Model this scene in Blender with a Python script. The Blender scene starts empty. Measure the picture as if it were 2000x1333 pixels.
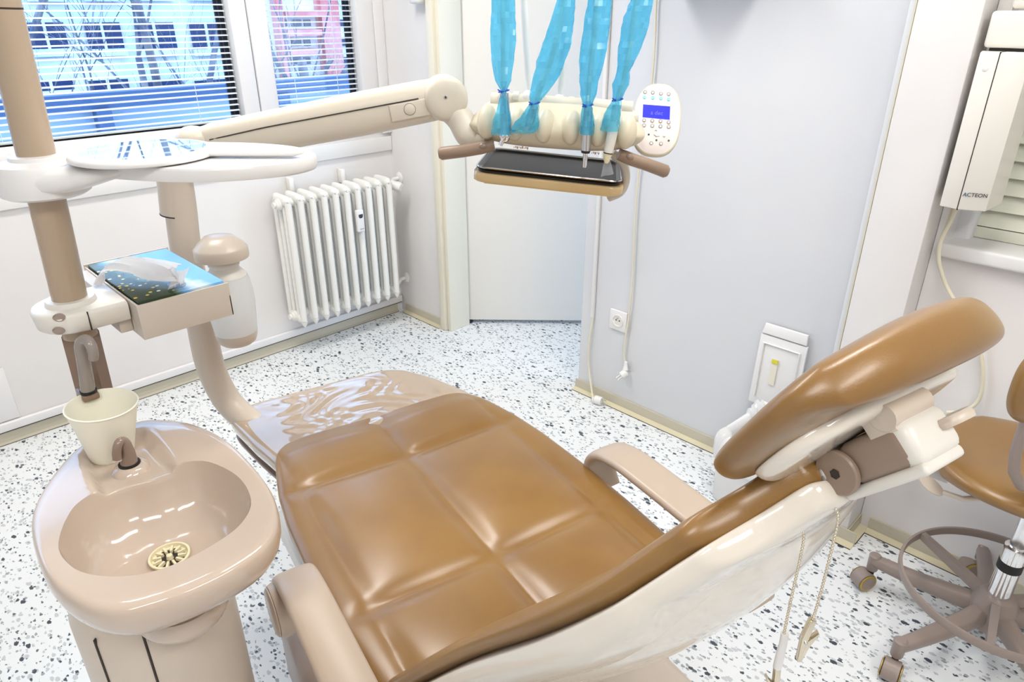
import bpy, bmesh, math, random
from math import sin, cos, pi, sqrt, radians as R
from mathutils import Vector, Matrix, noise
random.seed(7)
V = Vector
S = bpy.context.scene
C = S.collection

# ------------------------------------------------------------------ camera
FPX, PITCH, EYE = 1360.0, R(25.4), 1.5
cam = bpy.data.objects.new('camera', bpy.data.cameras.new('camera'))
C.objects.link(cam)
cam.data.sensor_width = 36.0
cam.data.lens = FPX / 2000 * 36
cam.data.clip_start = 0.02
cam.data.clip_end = 200
cam.location = (0, 0, EYE)
cam.rotation_euler = (R(90) - PITCH, 0, R(-45))
S.camera = cam

# ------------------------------------------------------------------ world, exposure
S.view_settings.view_transform = 'Standard'
S.view_settings.look = 'None'
S.view_settings.gamma = 1
S.view_settings.exposure = 0.0
S.view_settings.use_curve_mapping = False
w = bpy.data.worlds.new('sky'); S.world = w; w.use_nodes = True
wn = w.node_tree.nodes; wl = w.node_tree.links
bg = wn['Background']
tc = wn.new('ShaderNodeTexCoord'); sep = wn.new('ShaderNodeSeparateXYZ'); cr = wn.new('ShaderNodeValToRGB')
wl.new(tc.outputs['Generated'], sep.inputs[0]); wl.new(sep.outputs['Z'], cr.inputs[0])
cr.color_ramp.elements[0].color = (0.62, 0.78, 1.0, 1); cr.color_ramp.elements[1].color = (0.42, 0.66, 1.0, 1)
wl.new(cr.outputs[0], bg.inputs[0]); bg.inputs[1].default_value = 4.6

def area(name, loc, size, sy, power, col, rot=(0, 0, 0)):
    l = bpy.data.lights.new(name, 'AREA'); l.shape = 'RECTANGLE'; l.size = size; l.size_y = sy
    l.energy = power; l.color = col
    o = bpy.data.objects.new(name, l); C.objects.link(o); o.location = loc; o.rotation_euler = rot
    return o
CEIL = 2.72
LAMPS = [(1.25, 0.45, 0), (0.7, 2.05, 0), (-0.9, -0.4, 0), (0.55, -1.0, 0)]
LP = [22, 36, 22, 22]
for (lx, ly, rz), pw in zip(LAMPS, LP):
    area('ceiling_tube_light', (lx, ly, CEIL - 0.075), 1.2, 0.28, pw, (1.0, 0.965, 0.92), (0, 0, R(rz)))

# ------------------------------------------------------------------ coordinates
# room axes: X runs along the window wall, Y runs towards it; (u, v) are right/forward of the viewpoint
r2 = sqrt(0.5)
def W(u, v, z): return V(((u + v) * r2, (v - u) * r2, z))
def UV(p): return V(((p.x - p.y) * r2, (p.x + p.y) * r2, p.z))
CH = R(32.5)
CR = V((cos(CH), sin(CH))); CF = V((-sin(CH), cos(CH)))
def L(x, y, z):                      # chair axes: x across (towards the far armrest), y towards the foot end
    return W(x * CR.x + y * CF.x, x * CR.y + y * CF.y, z)
DX = (L(1, 0, 0) - L(0, 0, 0)); DY = (L(0, 1, 0) - L(0, 0, 0)); DZ = V((0, 0, 1))
_f = W(0, cos(PITCH), -sin(PITCH)); _r = W(1, 0, 0); _u = W(0, sin(PITCH), cos(PITCH))
EYEP = V((0, 0, EYE))
def ray(px, py): return _f + _r * ((px - 1000) / FPX) - _u * ((py - 666.5) / FPX)
def hit(px, py, p0, n):
    d = ray(px, py); return EYEP + d * ((p0 - EYEP).dot(n) / d.dot(n))
def aX(px, py, x): return hit(px, py, V((x, 0, 0)), V((1, 0, 0)))
def aY(px, py, y): return hit(px, py, V((0, y, 0)), V((0, 1, 0)))
def aZ(px, py, z): return hit(px, py, V((0, 0, z)), V((0, 0, 1)))
def aV(px, py, v): return hit(px, py, W(0, v, 0), W(0, 1, 0))
def aD(px, py, d): return EYEP + ray(px, py) * d
def aC(px, py, lx): return hit(px, py, L(lx, 0, 0), DX)

# ------------------------------------------------------------------ materials
def mat(name, col, rough=0.5, metal=0.0, spec=0.5, coat=0.0, trans=0.0, ior=1.45, alpha=1.0, emit=None, es=0):
    m = bpy.data.materials.new(name); m.use_nodes = True
    b = m.node_tree.nodes['Principled BSDF']
    b.inputs['Base Color'].default_value = (*col, 1)
    b.inputs['Roughness'].default_value = rough
    b.inputs['Metallic'].default_value = metal
    b.inputs['Specular IOR Level'].default_value = spec
    b.inputs['Coat Weight'].default_value = coat
    b.inputs['Coat Roughness'].default_value = 0.22 if name == 'tan_leather' else 0.06
    b.inputs['Transmission Weight'].default_value = trans
    b.inputs['IOR'].default_value = ior
    b.inputs['Alpha'].default_value = alpha
    if emit:
        b.inputs['Emission Color'].default_value = (*emit, 1); b.inputs['Emission Strength'].default_value = es
    return m
def srgb(r, g, b):
    f = lambda c: (c / 255 / 12.92) if c <= 10 else ((c / 255 + 0.055) / 1.055) ** 2.4
    return (f(r), f(g), f(b))
def add_bump(m, scale, strength, dist=0.001, detail=2, kind='noise'):
    nt = m.node_tree; n = nt.nodes; l = nt.links
    t = n.new('ShaderNodeTexNoise' if kind == 'noise' else 'ShaderNodeTexVoronoi')
    t.inputs['Scale'].default_value = scale
    if kind == 'noise': t.inputs['Detail'].default_value = detail
    g = n.new('ShaderNodeNewGeometry'); l.new(g.outputs['Position'], t.inputs['Vector'])
    b = n.new('ShaderNodeBump'); b.inputs['Strength'].default_value = strength; b.inputs['Distance'].default_value = dist
    l.new(t.outputs[0], b.inputs['Height']); l.new(b.outputs[0], n['Principled BSDF'].inputs['Normal'])
    return m
def vary(m, c1, c2, scale, lo=0.4, hi=0.6):
    nt = m.node_tree; n = nt.nodes; l = nt.links
    t = n.new('ShaderNodeTexNoise'); t.inputs['Scale'].default_value = scale; t.inputs['Detail'].default_value = 3
    g = n.new('ShaderNodeNewGeometry'); l.new(g.outputs['Position'], t.inputs['Vector'])
    r = n.new('ShaderNodeValToRGB'); r.color_ramp.elements[0].position = lo; r.color_ramp.elements[1].position = hi
    r.color_ramp.elements[0].color = (*c1, 1); r.color_ramp.elements[1].color = (*c2, 1)
    l.new(t.outputs[0], r.inputs[0]); l.new(r.outputs[0], n['Principled BSDF'].inputs['Base Color'])
    return m

M = {}
M['wall'] = add_bump(vary(mat('wall_paint', srgb(228, 226, 226), 0.55), srgb(226, 223, 222), srgb(233, 231, 230), 1.3), 60, 0.15, 0.0006)
M['wallR'] = add_bump(vary(mat('partition_laminate', srgb(220, 221, 225), 0.25), srgb(217, 219, 224), srgb(223, 224, 227), 0.9), 3, 0.1, 0.002)
M['cream'] = add_bump(mat('cream_paint', srgb(232, 226, 208), 0.35), 40, 0.1, 0.0005)
M['doorw'] = add_bump(mat('door_paint', srgb(236, 233, 227), 0.4), 30, 0.1, 0.0005)
M['ceil'] = add_bump(mat('ceiling_paint', srgb(238, 237, 235), 0.8), 60, 0.15, 0.0006)
M['frame'] = add_bump(mat('window_frame_white', srgb(232, 231, 232), 0.3), 30, 0.05, 0.0005)
M['rad'] = add_bump(mat('radiator_enamel', srgb(236, 235, 230), 0.25), 60, 0.08, 0.0005)
M['cove'] = add_bump(mat('cove_vinyl', srgb(196, 190, 172), 0.3), 20, 0.1, 0.0005)
M['flange'] = add_bump(mat('flange_vinyl', srgb(214, 206, 176), 0.4), 20, 0.1, 0.0005)
M['leather'] = add_bump(vary(mat('tan_leather', srgb(137, 101, 52), 0.33, spec=0.5, coat=.35), srgb(133, 97, 50), srgb(141, 105, 55), 6), 700, 0.22, 0.0006, 2)
M['leatherD'] = M['leather']
M['beige'] = add_bump(mat('beige_plastic', srgb(206, 193, 178), 0.3), 200, 0.04, 0.0003)
M['boxp'] = add_bump(mat('holder_box_plastic', srgb(208, 198, 186), 0.35), 200, 0.04, 0.0003)
M['taupe'] = add_bump(mat('taupe_plastic', srgb(184, 166, 148), 0.32), 200, 0.04, 0.0003)
M['taupeD'] = add_bump(mat('dark_taupe_plastic', srgb(150, 130, 114), 0.3), 200, 0.04, 0.0003)
M['gray_taupe'] = add_bump(mat('grey_taupe_plastic', srgb(160, 143, 132), 0.3), 200, 0.04, 0.0003)
M['pole'] = add_bump(mat('post_enamel', srgb(178, 158, 136), 0.25), 100, 0.03, 0.0003)
M['poleD'] = add_bump(mat('post_base_enamel', srgb(140, 116, 98), 0.3), 100, 0.03, 0.0003)
M['armp'] = add_bump(mat('arm_plastic', srgb(215, 206, 190), 0.32), 100, 0.05, 0.0003)
M['porc'] = add_bump(mat('glazed_ceramic', srgb(198, 180, 164), 0.12, coat=0.6), 6, 0.04, 0.001)
M['cupm'] = add_bump(mat('cup_paper', srgb(246, 243, 226), 0.45), 300, 0.05, 0.0002)
M['gloss_white'] = add_bump(mat('glossy_offwhite_shell', srgb(228, 220, 208), 0.1, coat=0.5), 5, 0.05, 0.001)
M['white'] = add_bump(mat('white_plastic', srgb(232, 231, 230), 0.3), 100, 0.04, 0.0003)
M['offwhite'] = add_bump(mat('ivory_plastic', srgb(228, 224, 216), 0.32), 100, 0.04, 0.0003)
M['ivory'] = add_bump(mat('cream_strainer_plastic', srgb(236, 226, 190), 0.35), 100, 0.04, 0.0003)
M['chrome'] = add_bump(mat('chrome', (0.82, 0.82, 0.84), 0.1, 1.0), 20, 0.03, 0.0003)
M['steel'] = add_bump(mat('brushed_steel', (0.62, 0.62, 0.63), 0.25, 1.0), 200, 0.06, 0.0003)
M['nickel'] = add_bump(mat('nickel_bead', (0.75, 0.68, 0.55), 0.18, 1.0), 100, 0.05, 0.0002)
M['trayd'] = add_bump(mat('dark_polished_metal', (0.02, 0.017, 0.014), 0.3, 1.0), 60, 0.04, 0.0003)
M['trayrim'] = add_bump(mat('tray_rim_metal', (0.6, 0.6, 0.6), 0.15, 1.0), 60, 0.04, 0.0003)
M['wood'] = add_bump(mat('tan_tray_holder', srgb(206, 178, 130), 0.2, coat=0.3), 60, 0.04, 0.0003)
M['black'] = add_bump(mat('black_rubber', (0.012, 0.011, 0.01), 0.5), 100, 0.1, 0.0003)
M['seam'] = add_bump(mat('dark_joint', (0.04, 0.03, 0.025), 0.7), 100, 0.1, 0.0003)
M['brownh'] = add_bump(mat('brown_handle_plastic', srgb(146, 124, 106), 0.4), 120, 0.06, 0.0003)
M['tapb'] = add_bump(mat('brown_tap_plastic', srgb(140, 120, 106), 0.15, coat=0.3), 120, 0.03, 0.0003)
M['tapg'] = add_bump(mat('grey_tap_plastic', srgb(150, 140, 134), 0.15, coat=0.3), 120, 0.03, 0.0003)
M['cable'] = add_bump(mat('cream_cable', srgb(226, 220, 198), 0.4), 100, 0.05, 0.0003)
M['stoolp'] = add_bump(mat('stool_plastic', srgb(146, 132, 124), 0.32), 300, 0.08, 0.0003)
M['blue_tie'] = add_bump(mat('blue_tie', (0.01, 0.08, 0.5), 0.3), 100, 0.05, 0.0003)
M['screen'] = add_bump(mat('blue_screen', (0.02, 0.02, 0.6), 0.2, emit=(0.02, 0.03, 0.9), es=0.9), 5, 0.01, 0.0001)
M['scrtext'] = add_bump(mat('screen_text', srgb(90, 90, 200), 0.3, emit=(0.12, 0.12, 0.75), es=0.7), 5, 0.01, 0.0001)
M['padface'] = add_bump(mat('pad_face', srgb(232, 222, 216), 0.3), 100, 0.03, 0.0002)
M['bluebtn'] = add_bump(mat('pale_blue_button', srgb(150, 205, 235), 0.3), 100, 0.03, 0.0002)
M['greybtn'] = add_bump(mat('grey_button_ring', srgb(150, 140, 135), 0.3), 100, 0.03, 0.0002)
M['ink'] = add_bump(mat('dark_ink', srgb(50, 50, 60), 0.5), 100, 0.03, 0.0002)
M['dimink'] = add_bump(mat('faint_ink', srgb(170, 172, 180), 0.5), 100, 0.03, 0.0002)
M['yellow'] = add_bump(mat('yellow_label', srgb(220, 210, 60), 0.5), 100, 0.03, 0.0002)
M['paper'] = add_bump(mat('label_paper', srgb(232, 226, 210), 0.5), 100, 0.03, 0.0002)
M['brass'] = add_bump(mat('brass_ring', srgb(190, 160, 70), 0.35, 0.6), 100, 0.05, 0.0002)
M['copper'] = add_bump(mat('aged_brass', srgb(170, 130, 90), 0.35, 0.7), 100, 0.1, 0.0004)
M['mirror'] = add_bump(mat('mirror_glass', (0.95, 0.97, 1.0), 0.02, 1.0), 5, 0.0, 0.0001)
M['blind'] = add_bump(mat('blind_slat', srgb(225, 235, 240), 0.35), 40, 0.05, 0.0003)
M['blindR'] = add_bump(mat('closed_blind_slat', srgb(226, 228, 212), 0.4), 40, 0.05, 0.0003)
M['gap'] = add_bump(mat('near_black_strip', (0.01, 0.012, 0.03), 0.5), 100, 0.1, 0.0003)

def translucent(name, col, rough, alpha, bscale, bstr, thin=0.35):
    m = mat(name, col, rough, alpha=alpha)
    n = m.node_tree.nodes; l = m.node_tree.links
    b = n['Principled BSDF']; o = n['Material Output']
    b.inputs['Coat Weight'].default_value = 1.0 if 'film' in name else 0.0
    t = n.new('ShaderNodeBsdfTranslucent'); t.inputs[0].default_value = (*col, 1)
    mx = n.new('ShaderNodeMixShader'); mx.inputs[0].default_value = thin
    tr = n.new('ShaderNodeBsdfTransparent'); tr.inputs[0].default_value = (0.25 + 0.75 * col[0], 0.25 + 0.75 * col[1], 0.3 + 0.7 * col[2], 1)
    mx2 = n.new('ShaderNodeMixShader'); mx2.inputs[0].default_value = alpha
    b.inputs['Alpha'].default_value = 1
    l.new(b.outputs[0], mx.inputs[1]); l.new(t.outputs[0], mx.inputs[2])
    l.new(tr.outputs[0], mx2.inputs[1]); l.new(mx.outputs[0], mx2.inputs[2]); l.new(mx2.outputs[0], o.inputs[0])
    add_bump(m, bscale, bstr, 0.004, 3)
    return m
M['sleeve'] = translucent('blue_barrier_film', srgb(140, 226, 250), 0.06, 0.36, 28, 1.0, 0.5)
M['bottle'] = translucent('frosted_bottle', srgb(246, 247, 246), 0.2, 0.85, 5, 0.02, 0.35)
M['bag'] = translucent('white_bin_bag', srgb(252, 252, 252), 0.25, 0.92, 30, 0.5, 0.3)
M['tissue'] = translucent('soft_tissue', srgb(240, 238, 238), 0.8, 0.97, 120, 0.1, 0.45)
M['clearfilm'] = translucent('clear_tip_film', srgb(225, 230, 235), 0.05, 0.35, 90, 0.6, 0.3)
# pale glossy cover film over the foot end: clear plastic, wavy
M['toe'] = add_bump(mat('clear_toe_cover', srgb(170, 150, 128), 0.05, coat=1.0), 14, 0.3, 0.006, 1.5)
M['glass'] = None
gm = bpy.data.materials.new('window_glass'); gm.use_nodes = True
gn = gm.node_tree.nodes; gl = gm.node_tree.links; gn.remove(gn['Principled BSDF'])
t = gn.new('ShaderNodeBsdfTransparent'); t.inputs[0].default_value = (0.86, 0.93, 1.0, 1)
g = gn.new('ShaderNodeBsdfGlossy'); g.inputs['Roughness'].default_value = 0.02
fz = gn.new('ShaderNodeFresnel'); fz.inputs[0].default_value = 1.4
mx = gn.new('ShaderNodeMixShader'); gl.new(fz.outputs[0], mx.inputs[0]); gl.new(t.outputs[0], mx.inputs[1]); gl.new(g.outputs[0], mx.inputs[2])
gl.new(mx.outputs[0], gn['Material Output'].inputs[0]); M['glass'] = gm

# speckled vinyl floor: light ground, grey and near-black chips
def floor_mat():
    m = mat('speckled_vinyl', (0.8, 0.8, 0.8), 0.28)
    n = m.node_tree.nodes; l = m.node_tree.links; b = n['Principled BSDF']
    geo = n.new('ShaderNodeNewGeometry')
    def warp(seed, rot):
        mp = n.new('ShaderNodeMapping'); mp.inputs['Location'].default_value = (seed, seed * 2, 0)
        mp.inputs['Rotation'].default_value = (0, 0, R(rot)); mp.inputs['Scale'].default_value = (1, 0.62, 0)
        l.new(geo.outputs['Position'], mp.inputs[0])
        ns = n.new('ShaderNodeTexNoise'); ns.inputs['Scale'].default_value = 150; ns.inputs['Detail'].default_value = 1
        l.new(geo.outputs['Position'], ns.inputs['Vector'])
        sc = n.new('ShaderNodeVectorMath'); sc.operation = 'SCALE'; sc.inputs['Scale'].default_value = 0.006
        l.new(ns.outputs['Color'], sc.inputs[0])
        ad = n.new('ShaderNodeVectorMath'); ad.operation = 'ADD'; l.new(mp.outputs[0], ad.inputs[0]); l.new(sc.outputs[0], ad.inputs[1])
        return ad
    def chips(scale, size, frac, seed, rot):
        ad = warp(seed, rot)
        vo = n.new('ShaderNodeTexVoronoi'); vo.inputs['Scale'].default_value = scale; l.new(ad.outputs[0], vo.inputs['Vector'])
        sp = n.new('ShaderNodeSeparateColor'); l.new(vo.outputs['Color'], sp.inputs[0])
        a = n.new('ShaderNodeMath'); a.operation = 'LESS_THAN'; a.inputs[1].default_value = frac; l.new(sp.outputs[0], a.inputs[0])
        sz = n.new('ShaderNodeMath'); sz.operation = 'MULTIPLY_ADD'; sz.inputs[1].default_value = size * 0.8; sz.inputs[2].default_value = size * 0.45
        l.new(sp.outputs[1], sz.inputs[0])
        d = n.new('ShaderNodeMath'); d.operation = 'LESS_THAN'; l.new(vo.outputs['Distance'], d.inputs[0]); l.new(sz.outputs[0], d.inputs[1])
        mu = n.new('ShaderNodeMath'); mu.operation = 'MULTIPLY'; l.new(a.outputs[0], mu.inputs[0]); l.new(d.outputs[0], mu.inputs[1])
        return mu
    base = n.new('ShaderNodeRGB'); base.outputs[0].default_value = (*srgb(232, 235, 236), 1)
    cur = base.outputs[0]
    for (sc, size, frac, seed, rot, col) in [(85, 0.46, 0.4, 3.1, 25, srgb(196, 200, 203)), (110, 0.4, 0.22, 7.7, 70, srgb(158, 164, 168)),
                                             (72, 0.40, 0.19, 1.3, 50, srgb(66, 74, 84)), (120, 0.38, 0.14, 5.9, 10, srgb(96, 104, 112))]:
        c = chips(sc, size, frac, seed, rot)
        mxn = n.new('ShaderNodeMix'); mxn.data_type = 'RGBA'; mxn.inputs[7].default_value = (*col, 1)
        l.new(c.outputs[0], mxn.inputs[0]); l.new(cur, mxn.inputs[6]); cur = mxn.outputs[2]
    l.new(cur, b.inputs['Base Color'])
    return m
M['floor'] = floor_mat()

# printed tissue box: sky over a flower meadow
def tissue_print():
    m = mat('meadow_print', (1, 1, 1), 0.25)
    n = m.node_tree.nodes; l = m.node_tree.links; b = n['Principled BSDF']
    uv = n.new('ShaderNodeUVMap'); sp = n.new('ShaderNodeSeparateXYZ'); l.new(uv.outputs[0], sp.inputs[0])
    ns = n.new('ShaderNodeTexNoise'); ns.inputs['Scale'].default_value = 3; l.new(uv.outputs[0], ns.inputs['Vector'])
    ad = n.new('ShaderNodeMath'); ad.operation = 'MULTIPLY_ADD'; ad.inputs[1].default_value = 0.35
    l.new(ns.outputs[0], ad.inputs[0]); l.new(sp.outputs[0], ad.inputs[2])
    ad2 = n.new('ShaderNodeMath'); ad2.operation = 'MULTIPLY_ADD'; ad2.inputs[1].default_value = 0.25
    l.new(sp.outputs[1], ad2.inputs[0]); l.new(ad.outputs[0], ad2.inputs[2])
    cr = n.new('ShaderNodeValToRGB'); e = cr.color_ramp.elements
    e[0].position = 0.0; e[0].color = (*srgb(30, 45, 20), 1); e[1].position = 1.0; e[1].color = (*srgb(120, 185, 240), 1)
    for p, c in [(0.56, srgb(44, 62, 30)), (0.66, srgb(90, 115, 110)), (0.74, srgb(110, 170, 225)), (0.86, srgb(215, 232, 240))]:
        x = e.new(p); x.color = (*c, 1)
    l.new(ad2.outputs[0], cr.inputs[0])
    vo = n.new('ShaderNodeTexVoronoi'); vo.inputs['Scale'].default_value = 15; l.new(uv.outputs[0], vo.inputs['Vector'])
    lt = n.new('ShaderNodeMath'); lt.operation = 'LESS_THAN'; lt.inputs[1].default_value = 0.33; l.new(vo.outputs['Distance'], lt.inputs[0])
    s2 = n.new('ShaderNodeSeparateColor'); l.new(vo.outputs['Color'], s2.inputs[0])
    l3 = n.new('ShaderNodeMath'); l3.operation = 'LESS_THAN'; l3.inputs[1].default_value = 0.38; l.new(s2.outputs[0], l3.inputs[0])
    low = n.new('ShaderNodeMath'); low.operation = 'LESS_THAN'; low.inputs[1].default_value = 0.64; l.new(ad2.outputs[0], low.inputs[0])
    m1 = n.new('ShaderNodeMath'); m1.operation = 'MULTIPLY'; l.new(lt.outputs[0], m1.inputs[0]); l.new(l3.outputs[0], m1.inputs[1])
    m2 = n.new('ShaderNodeMath'); m2.operation = 'MULTIPLY'; l.new(m1.outputs[0], m2.inputs[0]); l.new(low.outputs[0], m2.inputs[1])
    fc = n.new('ShaderNodeValToRGB'); fc.color_ramp.interpolation = 'CONSTANT'
    fc.color_ramp.elements[0].color = (*srgb(222, 190, 40), 1); fc.color_ramp.elements[1].position = 0.6; fc.color_ramp.elements[1].color = (*srgb(220, 225, 215), 1)
    l.new(s2.outputs[1], fc.inputs[0])
    mxn = n.new('ShaderNodeMix'); mxn.data_type = 'RGBA'
    l.new(m2.outputs[0], mxn.inputs[0]); l.new(cr.outputs[0], mxn.inputs[6]); l.new(fc.outputs[0], mxn.inputs[7])
    l.new(mxn.outputs[2], b.inputs['Base Color'])
    return m
M['print'] = tissue_print()
M['facade'] = add_bump(vary(mat('pale_render', srgb(235, 236, 236), 0.9), srgb(205, 214, 222), srgb(245, 245, 244), 0.5), 8, 0.2, 0.01)
M['facadeP'] = add_bump(vary(mat('pink_render', srgb(226, 130, 130), 0.9), srgb(214, 110, 112), srgb(236, 160, 158), 0.5), 8, 0.2, 0.01)
M['extwin'] = add_bump(mat('far_window_glass', srgb(28, 52, 96), 0.15), 2, 0.05, 0.01)
M['bark'] = add_bump(vary(mat('bark', srgb(120, 120, 132), 0.9), srgb(86, 92, 112), srgb(142, 138, 142), 4), 20, 0.5, 0.01)
M['ground'] = add_bump(vary(mat('ground', srgb(90, 110, 120), 0.9), srgb(70, 90, 100), srgb(130, 140, 130), 0.6), 5, 0.4, 0.02)
M['rail'] = add_bump(mat('blue_grey_rail', srgb(58, 88, 128), 0.5), 10, 0.1, 0.002)
M['parapet'] = add_bump(vary(mat('blue_grey_panel', srgb(135, 160, 185), 0.6), srgb(128, 152, 178), srgb(150, 172, 192), 1), 10, 0.1, 0.002)
M['twig'] = add_bump(mat('twigs', srgb(104, 108, 122), 0.9), 10, 0.2, 0.002)

# ------------------------------------------------------------------ mesh helpers
class MB:
    def __init__(s): s.bm = bmesh.new(); s.uv = None
    def quad_strip(s, rings, closed=True, cap0=True, cap1=True):
        vs = [[s.bm.verts.new(p) for p in r] for r in rings]; n = len(rings[0])
        for a, b in zip(vs[:-1], vs[1:]):
            for i in range(n if closed else n - 1):
                j = (i + 1) % n
                try: s.bm.faces.new((a[i], a[j], b[j], b[i]))
                except ValueError: pass
        if closed:
            if cap0 and n > 2: s.bm.faces.new(vs[0][::-1])
            if cap1 and n > 2: s.bm.faces.new(vs[-1])
        return s
    def box(s, c, d, ax=None, bev=0.0, seg=2):
        c = V(c); ax = ax or (V((1, 0, 0)), V((0, 1, 0)), V((0, 0, 1)))
        h = [x / 2 for x in d]; vs = []
        for i in (-1, 1):
            for j in (-1, 1):
                for k in (-1, 1):
                    vs.append(s.bm.verts.new(c + ax[0] * (i * h[0]) + ax[1] * (j * h[1]) + ax[2] * (k * h[2])))
        fs = []
        for q in ((0, 1, 3, 2), (4, 6, 7, 5), (0, 4, 5, 1), (2, 3, 7, 6), (0, 2, 6, 4), (1, 5, 7, 3)):
            fs.append(s.bm.faces.new([vs[i] for i in q]))
        if bev > 0:
            es = list({e for f in fs for e in f.edges})
            bmesh.ops.bevel(s.bm, geom=es, offset=bev, segments=seg, profile=0.5, affect='EDGES')
        return s
    def b2(s, p, q, bev=0.0, seg=2):
        p = V(p); q = V(q); return s.box((p + q) / 2, [abs(a) for a in (q - p)], bev=bev, seg=seg)
    def tube(s, pts, rad, n=16, cap=True, flat=1.0, up=None):
        pts = [V(p) for p in pts]; m = len(pts); rings = []
        rad = rad if isinstance(rad, (list, tuple)) else [rad] * m
        t0 = (pts[1] - pts[0]).normalized()
        up = V(up) if up is not None else (V((0, 0, 1)) if abs(t0.z) < 0.9 else V((1, 0, 0)))
        for i in range(m):
            t = (pts[min(i + 1, m - 1)] - pts[max(i - 1, 0)]).normalized()
            up = (up - t * up.dot(t)).normalized(); si = t.cross(up)
            rings.append([pts[i] + (si * cos(2 * pi * k / n) + up * (flat * sin(2 * pi * k / n))) * rad[i] for k in range(n)])
        return s.quad_strip(rings, True, cap, cap)
    def lathe(s, base, axis, prof, n=40, ex=None, sx=1.0, sy=1.0, cap=True):
        base = V(base); axis = V(axis).normalized()
        ex = V(ex) if ex is not None else (V((1, 0, 0)) if abs(axis.x) < 0.9 else V((0, 1, 0)))
        ex = (ex - axis * ex.dot(axis)).normalized(); ey = axis.cross(ex)
        rings = [[base + axis * h + (ex * (cos(2 * pi * k / n) * sx) + ey * (sin(2 * pi * k / n) * sy)) * r for k in range(n)] for r, h in prof]
        return s.quad_strip(rings, True, cap, cap)
    def ell(s, c, ax, rad, nu=20, nv=12, p=2.0):
        c = V(c); f = lambda t: math.copysign(abs(t) ** (2 / p), t)
        rings = []
        for i in range(1, nv):
            th = pi * i / nv
            rings.append([c + ax[0] * (rad[0] * f(sin(th)) * f(cos(2 * pi * k / nu))) + ax[1] * (rad[1] * f(sin(th)) * f(sin(2 * pi * k / nu))) + ax[2] * (rad[2] * f(cos(th))) for k in range(nu)])
        return s.quad_strip(rings)
    def prism(s, poly, d, bev=0.0, seg=2):
        d = V(d); a = [s.bm.verts.new(V(p)) for p in poly]; b = [s.bm.verts.new(V(p) + d) for p in poly]; n = len(a)
        fs = [s.bm.faces.new(a[::-1]), s.bm.faces.new(b)]
        for i in range(n): fs.append(s.bm.faces.new((a[i], a[(i + 1) % n], b[(i + 1) % n], b[i])))
        if bev > 0:
            es = list({e for f in fs[:2] for e in f.edges})
            bmesh.ops.bevel(s.bm, geom=es, offset=bev, segments=seg, profile=0.5, affect='EDGES')
        return s
    def pillow(s, fn, nu=40, nv=40, k=5.0, q=6.0, p=2.2):
        # fn(u, v, m) -> (mid point, normal, front thickness, back thickness); rounded-rectangle footprint
        def g(t): return sin(pi / 2 * t)
        F = [[None] * (nv + 1) for _ in range(nu + 1)]; B = [[None] * (nv + 1) for _ in range(nu + 1)]
        for i in range(nu + 1):
            for j in range(nv + 1):
                u = g(-1 + 2 * i / nu); v = g(-1 + 2 * j / nv); m = max(abs(u), abs(v))
                sc = 1.0
                if m > 1e-9: sc = m / ((abs(u) ** k + abs(v) ** k) ** (1 / k))
                sc = 1 + (sc - 1) * m ** 2
                P, N, tf, tb = fn(u * sc, v * sc, m)
                e = max(0.0, 1 - m ** q) ** (1 / p)
                F[i][j] = s.bm.verts.new(P + N * tf * e)
                B[i][j] = F[i][j] if m > 0.99999 else s.bm.verts.new(P - N * tb * e)
        for i in range(nu):
            for j in range(nv):
                s.bm.faces.new((F[i][j], F[i + 1][j], F[i + 1][j + 1], F[i][j + 1]))
                s.bm.faces.new((B[i][j], B[i][j + 1], B[i + 1][j + 1], B[i + 1][j]))
        return s
def spline(pts, n=8):
    pts = [V(p) for p in pts]; out = []
    for i in range(len(pts) - 1):
        p0 = pts[max(i - 1, 0)]; p1 = pts[i]; p2 = pts[i + 1]; p3 = pts[min(i + 2, len(pts) - 1)]
        for k in range(n):
            t = k / n
            out.append(0.5 * ((2 * p1) + (p2 - p0) * t + (2 * p0 - 5 * p1 + 4 * p2 - p3) * t * t + (3 * p1 - p0 - 3 * p2 + p3) * t ** 3))
    out.append(pts[-1]); return out
def closed_spline(pts, n=6):
    m = len(pts); pts = [V(p) for p in pts]; out = []
    for i in range(m):
        p0, p1, p2, p3 = pts[i - 1], pts[i], pts[(i + 1) % m], pts[(i + 2) % m]
        for k in range(n):
            t = k / n
            out.append(0.5 * ((2 * p1) + (p2 - p0) * t + (2 * p0 - 5 * p1 + 4 * p2 - p3) * t * t + (3 * p1 - p0 - 3 * p2 + p3) * t ** 3))
    return out
def interp(tab, t):
    if t <= tab[0][0]: return tab[0][1]
    for (a, x), (b, y) in zip(tab[:-1], tab[1:]):
        if t <= b:
            k = (t - a) / (b - a); return x + (y - x) * k
    return tab[-1][1]
def sm(a, b, x):
    t = min(1, max(0, (x - a) / (b - a))); return t * t * (3 - 2 * t)
def rrect(c, ex, ey, hx, hy, r, n=6):
    out = []
    for (sx, sy, a0) in ((1, 1, 0), (-1, 1, 90), (-1, -1, 180), (1, -1, 270)):
        for k in range(n + 1):
            a = R(a0 + 90 * k / n)
            out.append(c + ex * (sx * (hx - r) + r * cos(a)) + ey * (sy * (hy - r) + r * sin(a)))
    return out

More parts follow.
